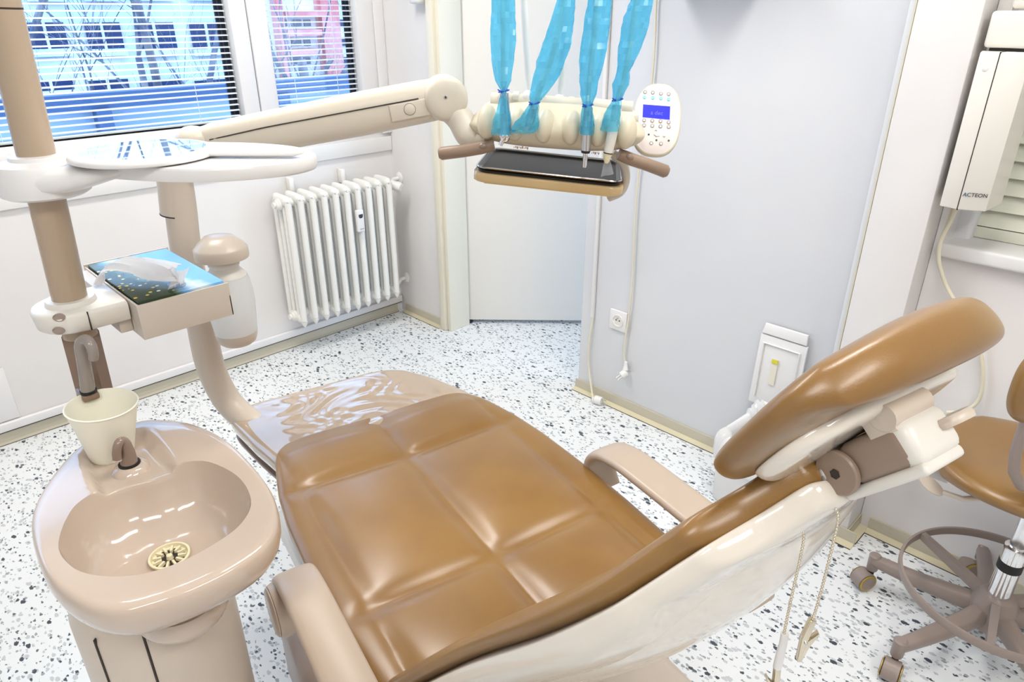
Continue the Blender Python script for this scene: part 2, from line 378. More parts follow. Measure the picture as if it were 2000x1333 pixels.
ORG = {}
def link(name, mb, m, parent=None, smooth=True, ang=38, base=None, sub=0, keep=False):
    bm = mb.bm
    bmesh.ops.remove_doubles(bm, verts=bm.verts, dist=1e-6)
    bmesh.ops.recalc_face_normals(bm, faces=bm.faces)
    org = V((0, 0, 0))
    if parent is not None: org = ORG[parent.name]
    elif base is not None: org = V(base)
    else:
        xs = [v.co for v in bm.verts]
        org = V(((min(c.x for c in xs) + max(c.x for c in xs)) / 2, (min(c.y for c in xs) + max(c.y for c in xs)) / 2, min(c.z for c in xs)))
    for v in bm.verts: v.co -= org
    me = bpy.data.meshes.new(name); bm.to_mesh(me); bm.free()
    if smooth:
        for p in me.polygons: p.use_smooth = True
        me.set_sharp_from_angle(angle=R(ang))
    me.materials.append(m)
    o = bpy.data.objects.new(name, me); C.objects.link(o)
    if parent is not None: o.parent = parent
    else: o.location = org
    ORG[o.name] = org
    if sub:
        md = o.modifiers.new('smooth', 'SUBSURF'); md.levels = sub; md.render_levels = sub
    return o
def thing(name, label, cat, loc, group=None):
    o = bpy.data.objects.new(name, None); C.objects.link(o); o.location = loc; ORG[o.name] = V(loc)
    o.empty_display_size = 0.05
    o['label'] = label; o['category'] = cat
    if group: o['group'] = group
    return o
def tag(o, label, cat, group=None, kind=None):
    o['label'] = label; o['category'] = cat
    if group: o['group'] = group
    if kind: o['kind'] = kind
    return o
def struct(name, mb, m, parent=None, **k):
    o = link(name, mb, m, parent, **k)
    if parent is None: o['kind'] = 'structure'
    return o
def text(name, s, loc, ex, ey, size, m, parent, ext=0.0003):
    cu = bpy.data.curves.new(name, 'FONT'); cu.body = s; cu.size = size; cu.extrude = ext; cu.align_x = 'CENTER'; cu.align_y = 'CENTER'
    o = bpy.data.objects.new('tmp_text', cu); C.objects.link(o)
    bpy.context.view_layer.update()
    dg = bpy.context.evaluated_depsgraph_get(); me = bpy.data.meshes.new_from_object(o.evaluated_get(dg))
    bpy.data.objects.remove(o)
    bm = bmesh.new(); bm.from_mesh(me); ez = ex.cross(ey)
    for v in bm.verts: v.co = loc + ex * v.co.x + ey * v.co.y + ez * v.co.z
    mb = MB(); mb.bm.free(); mb.bm = bm
    return link(name, mb, m, parent, smooth=False)
XA, YA, ZA = V((1, 0, 0)), V((0, 1, 0)), V((0, 0, 1))
#PART2
# ------------------------------------------------------------------ room shell
WY = 2.962; WX = 2.10; XMIN, YMIN = -2.2, -2.6
struct('floor', MB().b2((XMIN - .2, YMIN - .2, -0.12), (4.2, WY + .02, 0)), M['floor'])
struct('ceiling', MB().b2((XMIN - .2, YMIN - .2, CEIL), (4.2, WY + .3, CEIL + .1)), M['ceil'])
WB, WT = 1.0, 2.35
wl_ = MB(); wl_.b2((XMIN, WY, 0), (2.35, WY + .25, WB)); wl_.b2((XMIN, WY, WT), (2.35, WY + .25, CEIL)); wl_.b2((XMIN, WY, WB), (-1.4, WY + .25, WT)); wl_.b2((2.07, WY, WB), (2.35, WY + .25, WT))
struct('wall_left', wl_, M['wall'])
struct('wall_back', MB().b2((WX, 2.605, 0), (WX + .22, WY, CEIL)), M['wall'])
struct('wall_right', MB().b2((WX, .40, 0), (WX + .1, 1.695, CEIL), bev=.012, seg=3), M['wallR'])
struct('wall_front', MB().b2((XMIN - .15, YMIN, 0), (XMIN, WY, CEIL)), M['wall'])
struct('wall_rear', MB().b2((XMIN, YMIN - .15, 0), (4.2, YMIN, CEIL)), M['wall'])
# room beyond the door
hall = MB(); hall.b2((4.05, .3, 0), (4.2, WY, CEIL)); hall.b2((2.35, WY, 0), (4.2, WY + .25, CEIL))
struct('wall_hall', hall, M['wall'])
# pilaster and the window wall on the right of it
struct('trim_1', MB().b2((1.94, .468, 0), (WX - .001, .6072, CEIL), bev=.003), M['wall'])
struct('trim_10', MB().b2((1.9395, .6075, 0), (1.956, .6092, CEIL)), M['flange'])
struct('trim_2', MB().b2((1.955, .6095, 0), (WX - .001, .628, CEIL), bev=.003), M['wallR'])
RX = 2.05
rw = MB(); rw.b2((RX, YMIN, 0), (RX + .25, .467, .915)); rw.b2((RX, YMIN, 2.3), (RX + .25, .467, CEIL)); rw.b2((RX, YMIN, .915), (RX + .25, -1.2, 2.3)); rw.b2((RX + .0, .437, .915), (RX + .25, .467, 2.3))
struct('wall_side', rw, M['wall'])
o = struct('window_3', MB().b2((RX + .14, -1.2, .915), (RX + .2, .437, 2.3)), M['frame'])
sl = MB(); sl.b2((RX - .03, -1.2, .917), (RX + .17, .452, .955), bev=.008, seg=3)
struct('trim_3', sl, M['white'])
# door frame, door
df = MB(); df.b2((WX - .025, 2.56, 0), (WX + .12, 2.604, 2.1), bev=.006); df.b2((WX - .01, 2.535, 0), (WX + .12, 2.56, 2.1), bev=.003)
df.b2((WX - .02, 1.70, 2.05), (WX + .12, 2.604, 2.12), bev=.004)
struct('trim_4', df, M['cream'])
struct('wall_lintel', MB().b2((WX + .02, 1.695, 2.1), (WX + .2, 2.605, CEIL)), M['wall'])
hp = aZ(907, 628, .012); dr = V((0.69, -0.724, 0)).normalized(); dn = V((dr.y, -dr.x, 0))
if dn.x < 0: dn = -dn
d1 = struct('door_1', MB().box(hp + dr * .41 + dn * .02 + ZA * 1.0, (.82, .04, 1.98), (dr, dn, ZA), bev=.003), M['doorw'])
hg = MB()
for z in (.32, 1.72): hg.tube([hp - dr * .008 - dn * .004 + ZA * z, hp - dr * .008 - dn * .004 + ZA * (z + .09)], .006, 10)
link('hinge', hg, M['steel'], d1)
sb = MB(); sb.b2((WX + .13, 2.545, 0), (WX + .15, 2.6, 2.04)); link('hinge_gap_strip', sb, M['gap'], d1)  # near-black strip in the gap between frame and door
hd = MB(); q = hp + dr * .76 - dn * .0 + ZA * 1.05; hd.tube([q, q - dn * .045, q - dn * .05 - dr * .02, q - dn * .05 - dr * .12], .009, 12); link('handle', hd, M['steel'], d1)

# windows: frame + glass
def window(name, x0, x1, g0, g1, strips):
    fr = MB(); y0 = WY - .012; y1 = WY + .07
    fr.b2((x0, y0, WB), (x1, y1, 1.078), bev=.006); fr.b2((x0, y0, 2.28), (x1, y1, WT), bev=.006)
    fr.b2((x0, y0, 1.078), (g0, y1, 2.28), bev=.006); fr.b2((g1, y0, 1.078), (x1, y1, 2.28), bev=.006)
    o = struct(name, fr, M['frame'])
    link('pane', MB().b2((g0 - .005, WY + .055, 1.07), (g1 + .005, WY + .061, 2.285)), M['glass'], o)
    gk = MB()
    for a, b in strips: gk.b2((a, WY + .045, 1.078), (b, WY + .0545, 2.28))
    gk.b2((g0, WY + .045, 1.078), (g1, WY + .0545, 1.088))
    link('pane_edge_strip', gk, M['gap'], o)  # near-black strips along the side and bottom of the pane
    return o
window('window_1', -1.4, 1.4375, -1.32, 1.366, [(1.333, 1.345), (1.349, 1.366)])
window('window_2', 1.442, 2.07, 1.525, 1.957, [(1.927, 1.938), (1.943, 1.957)])
cs = MB(); cs.b2((1.4378, WY + .0, WB), (1.4417, WY + .06, WT)); struct('trim_5', cs, M['seam'])
cs = MB(); cs.b2((2.045, WY - .022, .955), (WX - .001, WY - .0125, 2.4), bev=.003); cs.b2((2.07, WY - .02, .955), (WX - .001, WY - .001, 2.4), bev=.003)
struct('trim_6', cs, M['frame'])
st = MB(); st.b2((XMIN, WY - .014, .868), (WX - .002, WY - .0005, .938), bev=.003); struct('trim_7', st, M['white'])
st = MB(); st.b2((XMIN, WY - .022, .985), (WX - .002, WY - .0005, 1.0), bev=.003); struct('trim_8', st, M['frame'])

def blind(name, label, x0, x1, cords):
    t = thing(name, label, 'blind', ((x0 + x1) / 2, WY + .034, 1.09), 'window blinds')
    s = MB(); z = 1.1; k = 0
    while z < 2.26:
        a = R(17); rings = []
        for x in (x0, x1):
            rings.append([V((x, WY + .03 + .0075 * c_, z + .0075 * c_ * math.tan(a) + .0012 * (1 - c_ * c_))) for c_ in (-1, -.5, 0, .5, 1)] +
                         [V((x, WY + .03 + .0075 * c_, z + .0075 * c_ * math.tan(a) + .0012 * (1 - c_ * c_) - .0006)) for c_ in (1, .5, 0, -.5, -1)])
        s.quad_strip(rings); z += .0222
    link('slats', s, M['blind'], t)
    for cx_ in cords:
        link('ladder_cord', MB().tube([(cx_, WY + .0205, 1.09), (cx_, WY + .0205, 2.28)], .0012, 6), M['blind'], t)
    link('bottom_rail', MB().b2((x0, WY + .022, 1.079), (x1, WY + .042, 1.0885), bev=.002), M['blind'], t)
    link('head_rail', MB().b2((x0, WY + .018, 2.25), (x1, WY + .042, 2.279), bev=.002), M['blind'], t)
    return t
blind('venetian_blind', 'wide open-slatted white blind in the big left window pane', -1.31, 1.362, (-.9, -.2, .5, 1.19))
blind('venetian_blind', 'narrow open-slatted white blind in the window pane nearest the room corner', 1.528, 1.953, (1.63, 1.845))

# closed blind at right
t = thing('venetian_blind', 'closed pale cream blind at the right-hand edge beside the white wall box', 'blind', (RX + .1, -.4, .957), 'window blinds')
s = MB(); z = .985
s.b2((RX + .10, -1.19, .957), (RX + .125, .435, .996), bev=.003)
s = MB(); z = 1.012
while z < 2.28:
    rings = [[V((RX + .10 + .011 * a, y, z + .0245 * a)) for a in (-1, 0, 1)] + [V((RX + .1015 + .011 * a, y, z + .0245 * a)) for a in (1, 0, -1)] for y in (-1.19, .435)]
    s.quad_strip(rings); z += .043
link('slats', s, M['blindR'], t); link('bottom_rail', MB().b2((RX + .088, -1.19, .9555), (RX + .118, .435, .985), bev=.003), M['blindR'], t)

# coving: vinyl upstand and floor flange
def cove(name, p, q, n, h=.045, wd=.03, fm=None):
    p = V(p); q = V(q); n = V(n)
    prof = [(0, 0), (wd, 0), (wd, .0025), (.012, .004), (.006, .008), (.004, .016), (.0035, h), (0, h)]
    m = MB(); m.quad_strip([[p + n * (a + .0006) + ZA * b for a, b in prof], [q + n * (a + .0006) + ZA * b for a, b in prof]])
    o = struct(name, m, fm or M['flange'])
    m = MB(); prof = [(.0042, .016), (.0062, .0085), (.0045, h - .003), (.0042, h)]
    m.quad_strip([[p + n * (a + .001) + ZA * b for a, b in prof], [q + n * (a + .001) + ZA * b for a, b in prof]]); link('cove_face', m, M['cove'], o)
    m = MB(); m.quad_strip([[p + n * (a + .0006) + ZA * b for a, b in ((wd - .001, 0), (wd + .0022, 0), (wd + .0022, .0012), (wd - .001, .0012))],
                            [q + n * (a + .0006) + ZA * b for a, b in ((wd - .001, 0), (wd + .0022, 0), (wd + .0022, .0012), (wd - .001, .0012))]]); link('cove_joint', m, M['seam'], o)
    return o
cove('baseboard_back', (WX, 2.606, 0), (WX, WY - .04, 0), (-1, 0, 0))
cove('baseboard_right', (WX, .632, 0), (WX, 1.70, 0), (-1, 0, 0))
cove('baseboard_pilaster', (1.94, .438, 0), (1.94, .628, 0), (-1, 0, 0))
cove('baseboard_return', (1.945, .468, 0), (RX, .468, 0), (0, -1, 0), h=.04)
cove('baseboard_side', (RX, YMIN, 0), (RX, .437, 0), (-1, 0, 0))
bl = MB(); bl.b2((XMIN, WY - .018, .052), (WX - .006, WY - .0005, .086), bev=.004, seg=3); bl.b2((XMIN, WY - .0070, .046), (WX - .006, WY - .0005, .0515))
struct('baseboard_left', bl, M['frame'])
cove('baseboard_window', (XMIN, WY, 0), (WX - .035, WY, 0), (0, -1, 0), h=.044, wd=.017, fm=M['cove'])
dk = MB(); dk.b2((XMIN, WY - .0085, .046), (WX - .006, WY - .0005, .0515)); struct('baseboard_shadow_gap', dk, M['seam'])  # near-black strip, painting in the shade between ledge and cove
# grey access panel at the far left of the window wall
pn = MB(); pn.b2((-.2, WY - .006, .09), (.285, WY - .0005, .30), bev=.002); struct('trim_9', pn, M['frame'])

# ------------------------------------------------------------------ outside
def tree(label, base, h, seed, col='bark', spread=.5, levels=5, r0=.11, lean=0):
    rnd = random.Random(seed); m = MB(); base = V(base)
    def grow(p, d, ln, r, lv):
        pts = [p]; rr = [r]; k = 4
        for i in range(k):
            d = (d + V((rnd.uniform(-1, 1), rnd.uniform(-1, 1), rnd.uniform(-.5, .8))) * .16).normalized()
            pts.append(pts[-1] + d * ln / k); rr.append(r * (1 - .38 * (i + 1) / k))
        m.tube(pts, [q_ * (1 if lv > 3 else .7) for q_ in rr], 7 if lv > 2 else 4)
        if lv == 0: return
        for j in range(3 if lv > 1 else 2):
            i = rnd.randint(2, k); ax = V((rnd.uniform(-1, 1), rnd.uniform(-1, 1), rnd.uniform(-.1, .9))).normalized()
            grow(pts[i], (d * (1 - spread) + ax * spread).normalized(), ln * rnd.uniform(.58, .8), rr[i] * rnd.uniform(.5, .7), lv - 1)
    grow(base, V((lean, 0, 1)).normalized(), h * .36, r0, levels)
    o = link('bare_tree', m, M[col], base=base)
    return tag(o, label, 'tree', 'bare trees outside the window')
GZ = -4.0
tag(struct('ground', MB().b2((-40, 3.6, GZ - .1), (70, 70, GZ)), M['ground']), 'dull ground outside beyond the windows', 'ground', kind='structure')
# balcony parapet with dark blue rail
PY = 5.2
t = thing('parapet', 'blue-grey balcony parapet panels outside the windows', 'parapet', (2, PY, GZ))
link('panel', MB().b2((-8, PY, GZ), (14, PY + .06, .72)), M['parapet'], t)
a = aY(450, 164, PY - .05).z; b_ = aY(450, 191, PY - .05).z
link('top_rail', MB().b2((-8, PY - .06, b_), (14, PY + .1, a)), M['rail'], t)
link('panel', MB().b2((-8, PY - .005, .45), (14, PY + .05, b_ - .001)), M['parapet'], t)
for px in (205, -420, 560): 
    c0 = aY(px, 230, PY - .08); link('post', MB().b2((c0.x - .045, PY - .09, GZ), (c0.x + .045, PY - .005, b_)), M['rail'], t)
# pale block with windows
BY = 17.0
t = thing('apartment_block', 'pale rendered building with dark windows behind the bare trees', 'building', (0, BY, GZ))
link('wall', MB().b2((-22, BY, GZ), (aY(452, 60, BY).x, BY + 6, 7)), M['facade'], t)
def bwin(x0, y0, x1, y1, Y, par, mul=True):
    p = aY(x0, y0, Y); q = aY(x1, y1, Y); zt, zb = p.z, q.z
    f = link('window', MB().b2((p.x, Y - .06, zb), (q.x, Y + .02, zt)), M['extwin'], par)
    if mul:
        m = MB(); xm = (p.x * .55 + q.x * .45); wd = (q.x - p.x) * .035
        m.b2((xm - wd, Y - .1, zb), (xm + wd, Y - .061, zt)); m.b2((p.x - wd, Y - .12, zb - .14), (q.x + wd, Y - .061, zb)); link('window_frame', m, M['facade'], f)
for (x0, x1) in ((-250, -160), (-120, -20), (48, 134), (162, 242), (262, 345), (368, 440)):
    bwin(x0, 44, x1, 94, BY, t); bwin(x0 + 10, 158, x1 + 10, 174, BY, t)
    bwin(x0 - 12, -62, x1 - 12, -12, BY, t)
PYY = 26.0
t = thing('apartment_block', 'pink rendered apartment building seen through the narrow window', 'building', (18, PYY, GZ))
x0 = aY(375, 60, PYY).x; x1 = aY(760, 60, PYY).x
link('wall', MB().b2((x0, PYY, GZ), (x1, PYY + 8, 9)), M['facade'], t)
def pb(a, b): link('wall_band', MB().b2((aY(a, 60, PYY).x, PYY - .5, GZ), (aY(b, 60, PYY).x, PYY - .01, 9)), M['facadeP'], t)
pb(534, 545); pb(618, 652); pb(392, 412)
for yy in (38, 76, 112):
    for (a, b) in ((424, 440), (548, 562), (568, 588), (592, 606), (662, 680), (690, 704)):
        bwin(a, yy, b, yy + 13, PYY, t, False)
for yy in (20, 58, 96): link('balcony_band', MB().b2((aY(544, yy, PYY).x, PYY - .7, aY(544, yy + 12, PYY).z), (aY(610, yy, PYY).x, PYY - .02, aY(544, yy, PYY).z)), M['facadeP'], t)
def tp(px, Y): p = aY(px, 160, Y); return (p.x, Y, GZ)
tree('bare tree left of the others, in front of the pale building', tp(100, 10.5), 11, 3, r0=.13)
tree('slim bare tree between two dark facade windows', tp(165, 9.5), 10, 11, r0=.10)
tree('forked bare tree before the right end of the pale building', tp(345, 10), 11.5, 21, r0=.14)
tree('reddish-dark bare tree in front of the pink building', tp(600, 13), 13, 5, r0=.15)
tree('bare tree beyond the window mullion', tp(455, 12), 12, 8, r0=.12)
for i, (px, Y, h, sd, lb) in enumerate([(560, 8, 5.4, 31, 'low leafless bush at the left of the narrow window'), (625, 8.5, 6.0, 32, 'tall leafless bush in the middle of the narrow window'), (690, 8, 5.6, 33, 'low leafless bush at the right of the narrow window'), (420, 8.4, 5.2, 34, 'low leafless bush at the right edge of the wide window')]):
    o = tree(lb, tp(px, Y), h * 1.25, sd, 'twig', .6, 6, .06); o.name = 'bare_bush'; o['category'] = 'bush'; o['group'] = 'leafless bushes outside the window'

# ------------------------------------------------------------------ radiator
def radiator():
    t = thing('radiator', 'white ribbed column radiator mounted below the narrow window', 'radiator', (1.69, 2.85, .12))
    yf, yb = 2.79, 2.925; zb, zt = .165, .775; n = 10
    for i in range(n):
        x = 1.425 + i * .0593; m = MB()
        for y, r in ((yf + .012, .0165), (yf + .048, .0125), (yf + .088, .0125), (yb - .012, .0165)):
            pts = [(x, y, zb + .02), (x, y, zt - .03)]
            m.tube(pts, r, 12, flat=.9)
        # rounded head and foot of each section
        for z0, z1, top in ((zt - .055, zt, True), (zb, zb + .05, False)):
            rings = []
            for k in range(9):
                a = k / 8; y = yf - .002 + (yb - yf + .004) * a; e = sqrt(max(0, 1 - (2 * a - 1) ** 6)); hh = (z1 - z0) * (.35 + .65 * e); wd = .0165 * (.5 + .5 * e)
                zc0, zc1 = (z1 - hh, z1 - (1 - e) * .03) if top else (z0 + (1 - e) * .03, z0 + hh)
                zm = (zc0 + zc1) / 2; hz = (zc1 - zc0) / 2
                rings.append([V((x + wd * cos(q_ * pi / 6), y, zm + hz * sin(q_ * pi / 6))) for q_ in range(12)])
            m.quad_strip(rings)
        # pointed toe under the front column
        m.lathe((x, yf + .012, zb - .012), (0, 0, 1), [(.002, 0), (.011, .01), (.0165, .03)], 12)
        link('section', m, M['rad'], t)
    for z in (zt - .045, zb + .035): link('connecting_hub', MB().tube([(1.405, 2.857, z), (1.425 + 9 * .0593 + .02, 2.857, z)], .021, 16), M['rad'], t)
    for z in (zt - .045, zb + .035):
        m = MB().lathe((1.415, 2.857, z), (-1, 0, 0), [(.026, 0), (.026, .012), (.02, .014), (.02, .022), (.013, .023), (.013, .034)], 6 if False else 20); link('end_plug', m, M['rad'], t)
    v = V((1.985, 2.857, zt - .045))
    link('valve_body', MB().lathe(v, (1, 0, 0), [(.012, -.03), (.013, 0), (.017, .004), (.017, .02), (.012, .022), (.012, .03)], 16), M['copper'], t)
    tv = V((2.0, 2.857, zt - .045)); dirv = V((.35, -.85, -.2)).normalized()
    th = link('thermostat_valve', MB().lathe(tv + dirv * .008, dirv, [(.015, 0), (.021, .004), (.024, .02), (.024, .05), (.019, .062), (.012, .064)], 24), M['white'], t)
    link('scale_mark', MB().box(tv + dirv * .04 + V((0, 0, .0242)), (.008, .02, .0008), (dirv.cross(ZA), dirv, ZA)), M['dimink'], th)
    for z, yy in ((zt - .045, 2.9), (zb + .03, 2.88)):
        pp = MB().tube(spline([(1.97, 2.857, z), (2.02, 2.87, z + .002), (2.06, 2.9, z + .004), (2.094, 2.905, z + .004)], 5), .0095, 12)
        link('supply_pipe', pp, M['rad'], t)
        link('pipe_rosette', MB().lathe((2.099, 2.905, z + .004), (-1, 0, 0), [(.03, 0), (.03, .004), (.022, .009), (.01, .011)], 24), M['white'], t)
    link('bleed_tap', MB().tube([(1.98, 2.855, zb + .03), (1.995, 2.84, zb + .01)], .008, 10), M['rad'], t)
    for x in (1.52, 1.79): link('wall_bracket', MB().b2((x - .011, 2.925, zt - .02), (x + .011, WY - .001, zt + .045), bev=.004), M['rad'], t)
    hm = link('heat_meter', MB().box((1.762, yf - .014, .605), (.038, .022, .105), bev=.006, seg=3), M['white'], t)
    m = MB().prism([(1.751, yf - .0262, .637), (1.773, yf - .0262, .637), (1.773, yf - .0262, .626), (1.768, yf - .0262, .619), (1.756, yf - .0262, .619), (1.751, yf - .0262, .626)], (0, .0015, 0)); link('display', m, M['ink'], hm)
    link('logo', MB().box((1.764, yf - .0255, .567), (.022, .001, .005)), M['dimink'], hm)
    return t
radiator()

# ------------------------------------------------------------------ wall things on the partition
t = thing('power_socket', 'white square wall socket with a round recess, low on the partition', 'socket', (WX, 1.495, .387))
c = V((WX - .006, 1.494, .386))
link('plate', MB().box(c, (.011, .082, .084), bev=.003), M['white'], t)
m = MB().lathe(c + V((-.0052, 0, 0)), (-1, 0, 0), [(.026, 0), (.026, .003), (.022, .0035), (.0205, -.001 + .0015)], 32, cap=False); link('socket_ring', m, M['white'], t)
link('socket_recess', MB().lathe(c + V((-.0054, 0, 0)), (-1, 0, 0), [(.0205, 0), (.0205, .0006)], 32), M['offwhite'], t)
pm = MB()
for dy, dz in ((.008, .002), (-.008, .002)): pm.lathe(c + V((-.0062, dy, dz)), (-1, 0, 0), [(.003, 0), (.003, .0004)], 12)
link('contact_hole', pm, M['seam'], t); link('earth_pin', MB().tube([c + V((-.006, 0, .012)), c + V((-.014, 0, .012))], .0022, 10), M['steel'], t)

t = thing('appliance_cable', 'long cream cable hanging past the socket with its plug dangling above the floor', 'cable', (WX - .01, 1.45, .18))
pts = [aX(x, y, WX - .012) for x, y in ((1282, 0), (1279, 80), (1272, 170), (1258, 250), (1248, 330), (1242, 400), (1238, 480), (1234, 560), (1228, 620), (1221, 665), (1219, 695), (1222, 712))]
pts = [aX(1292, -120, WX - .012), aX(1290, -60, WX - .012)] + pts
link('cable', MB().tube(spline(pts, 5), .0038, 10), M['cable'], t)
q = aX(1222, 716, WX - .016)
pg = MB().tube([q + V((0, 0, .02)), q, q + V((-.005, -.004, -.015))], [.006, .009, .012], 12)
qq = q + V((-.012, -.002, -.03)); ax = V((-.6, .35, -.45)).normalized()
pg.lathe(qq - ax * .012, ax, [(.010, -.004), (.0165, 0), (.0165, .02), (.015, .024)], 20)
p_ = link('plug', pg, M['white'], t); pn = MB(); sd = ax.cross(ZA).normalized()
for s_ in (-1, 1): pn.tube([qq + ax * .01 + sd * s_ * .0095, qq + ax * .033 + sd * s_ * .0095], .0023, 10)
link('plug_pin', pn, M['steel'], p_)

t = thing('appliance_cable', 'white cable running down a trunking strip to an angled plug lying at the partition foot', 'cable', (WX - .03, 1.60, .0))
tr = MB().b2((WX - .012, 1.618, .36), (WX - .0005, 1.633, 2.3), bev=.002); link('cable_trunking', tr, M['white'], t)
pts = [aX(1158, 622, WX - .008), aX(1152, 660, WX - .012), aX(1149, 700, WX - .014), aX(1152, 735, WX - .018), aX(1156, 765, WX - .032), aX(1158, 778, WX - .046)]
pts = [V((WX - .006, 1.6255, .40))] + pts
link('cable', MB().tube(spline(pts, 5), .0038, 10), M['cable'], t)
e = pts[-1]; pg = MB().tube([e + V((0, 0, .004)), e + V((-.003, -.006, -.015)), V((e.x - .008, e.y - .02, .018))], [.006, .012, .016], 14)
pg.lathe(V((e.x - .008, e.y - .012, .0195)), V((.2, -1, 0)), [(.012, 0), (.0185, .006), (.0185, .032), (.016, .036)], 20)
p_ = link('plug', pg, M['white'], t); pn = MB()
for s_ in (-1, 1): pn.tube([V((e.x - .002, e.y - .045, .0195 + s_ * .009)), V((e.x + .003, e.y - .068, .0195 + s_ * .009))], .0023, 8)
link('plug_pin', pn, M['steel'], p_)

t = MB(); c = aX(816, 5, WX - .03)
t.box(c + V((.0, 0, .055)), (.055, .062, .12), bev=.012, seg=3)
tag(link('wall_dispenser', t, M['white']), 'small white box on the wall corner beside the door frame, cut by the top edge', 'dispenser')
t = thing('unseen_wall_cabinet', 'unseen white wall cabinet added above the picture edge for its shadow on the partition', 'cabinet', (1.97, 1.2, 1.64))  # out of view, added to cast the grey shadow on the partition
link('body', MB().b2((1.90, 1.03, 1.64), (WX - .0005, 1.40, 2.25), bev=.003), M['white'], t)
dd = link('door', MB().b2((1.882, 1.032, 1.643), (1.8995, 1.398, 2.247), bev=.002), M['white'], t)
link('handle', MB().tube([(1.882, 1.06, 1.70), (1.862, 1.06, 1.705), (1.862, 1.06, 1.795), (1.882, 1.06, 1.80)], .004, 10), M['steel'], dd)

# x-ray control box on an arm at the right
t = thing('wall_box', 'tall white box with a blue-marked logo fixed beside the closed blind', 'x-ray unit', (1.99, .41, 1.07))
xb = 1.92; m = MB()
zt_, zb_ = 1.418, 1.071
poly = [(2.045, .452), (1.95, .452), (1.915, .446), (1.905, .405), (1.93, .352), (2.045, .345)]
m.prism([V((x, y, zb_)) for x, y in poly], (0, 0, zt_ - zb_), bev=.003)
body = link('body', m, M['offwhite'], t)
link('cover_joint', MB().prism([V((x, y, zb_ - .0008)) for x, y in ((1.9052, .4068), (1.9044, .4052), (1.9058, .4040), (1.95, .404))], (0, 0, zt_ - zb_ + .0016)), M['seam'], t)
link('cap_screw', MB().lathe(V((1.9100, .427, 1.385)), V((-1, .15, 0)), [(.0065, -.002), (.0065, .0006), (.0055, .001)], 24), M['white'], t)
qv = V((.025, -.053, 0)).normalized()
text('logo', 'ACTEON', V((1.9175 - .0012, .379, 1.108)) + V((-.0008, -.0004, 0)), qv, ZA, .0125, M['ink'], t)
link('logo_mark', MB().tube([V((1.9085, .3955, 1.112)), V((1.9075, .3975, 1.108)), V((1.9085, .3962, 1.103))], .0012, 6), M['bluebtn'], t)
m = MB().b2((1.945, .27, 1.425), (2.045, .452, 1.50), bev=.008, seg=3); link('arm_bracket', m, M['offwhite'], t)
link('bracket_gasket', MB().b2((1.955, .30, 1.4185), (2.03, .44, 1.4245)), M['black'], t)
link('swing_arm', MB().b2((1.965, .2, 1.503), (2.03, .425, 1.60), bev=.012, seg=3), M['offwhite'], t)
cb = [V((1.985, .425, 1.071)), aX(1858, 430, 1.99), aX(1838, 470, 1.99), aX(1834, 510, 1.99), aX(1845, 550, 2.0), aX(1860, 580, 2.0), aX(1885, 620, 2.01), aX(1912, 680, 2.03), aX(1920, 730, 2.035), aX(1912, 780, 2.035), aX(1885, 803, 2.03), aX(1850, 806, 2.03)]
cb = cb[:1] + [V((c_.x, min(c_.y, .445), c_.z)) for c_ in cb[1:]]
tag(link('wall_cable', MB().tube(spline(cb, 6), .0052, 12), M['cable'], ang=60), 'cream cable looping down the wall from the tall white box', 'cable')
tag(link('wall_conduit', MB().tube([(2.035, .446, .99), (2.02, .436, 1.07)], .0042, 8), M['cable']), 'short thin cable end behind the tall white wall box', 'cable')

# ------------------------------------------------------------------ waste bin
t = thing('waste_bin', 'white pedal bin with its lid raised against the partition', 'bin', (1.95, .76, 0))
b0 = V((1.836, .873, 0)); m = MB(); bx1, by0 = 2.045, .655
rings = []
for z, k in ((0, 0), (.005, -.003), (.24, -.01), (.243, -.006), (.243, .004), (.235, .006), (.02, .012)):
    x0, x1_, y0, y1_ = b0.x - (-k if k > 0 else k) * (1 if k <= 0 else -1), bx1, by0, b0.y
    kk = k
    rings.append(rrect(V(((b0.x + bx1) / 2, (by0 + b0.y) / 2, z)), XA, YA, (bx1 - b0.x) / 2 - kk, (b0.y - by0) / 2 - kk, .016, 5))
m.quad_strip(rings, True, True, True); link('body', m, M['white'], t)
ld = MB(); lx = V((WX - .030, 0, 0)); c0 = aX(1540, 735, WX - .03)
ld.prism([V((WX - .028, .908, .27)), V((WX - .028, .745, .27)), V((WX - .020, .745, .527)), V((WX - .020, .905, .527))], (.014, 0, 0), bev=.004)
ld.prism([V((WX - .023, .902, .531)), V((WX - .023, .750, .531)), V((WX - .018, .752, .566)), V((WX - .018, .896, .566))], (.012, 0, 0), bev=.004)
l_ = link('lid', ld, M['white'], t)
rb = MB()
fr_ = [V((WX - .031 + .008 * (z - .29) / .24, y, z)) for y, z in ((.888, .30), (.888, .50), (.765, .50), (.765, .30))]
rb.tube(fr_, .0035, 8); link('lid_ridge', rb, M['white'], l_)
link('label', MB().prism([V((WX - .0302, .848, .36)), V((WX - .0302, .828, .36)), V((WX - .0275, .828, .453)), V((WX - .0275, .848, .453))], (.004, 0, 0)), M['paper'], l_)
link('label_mark', MB().prism([V((WX - .0306, .848, .44)), V((WX - .0306, .828, .44)), V((WX - .0302, .828, .453)), V((WX - .0302, .848, .453))], (.004, 0, 0)), M['yellow'], l_)
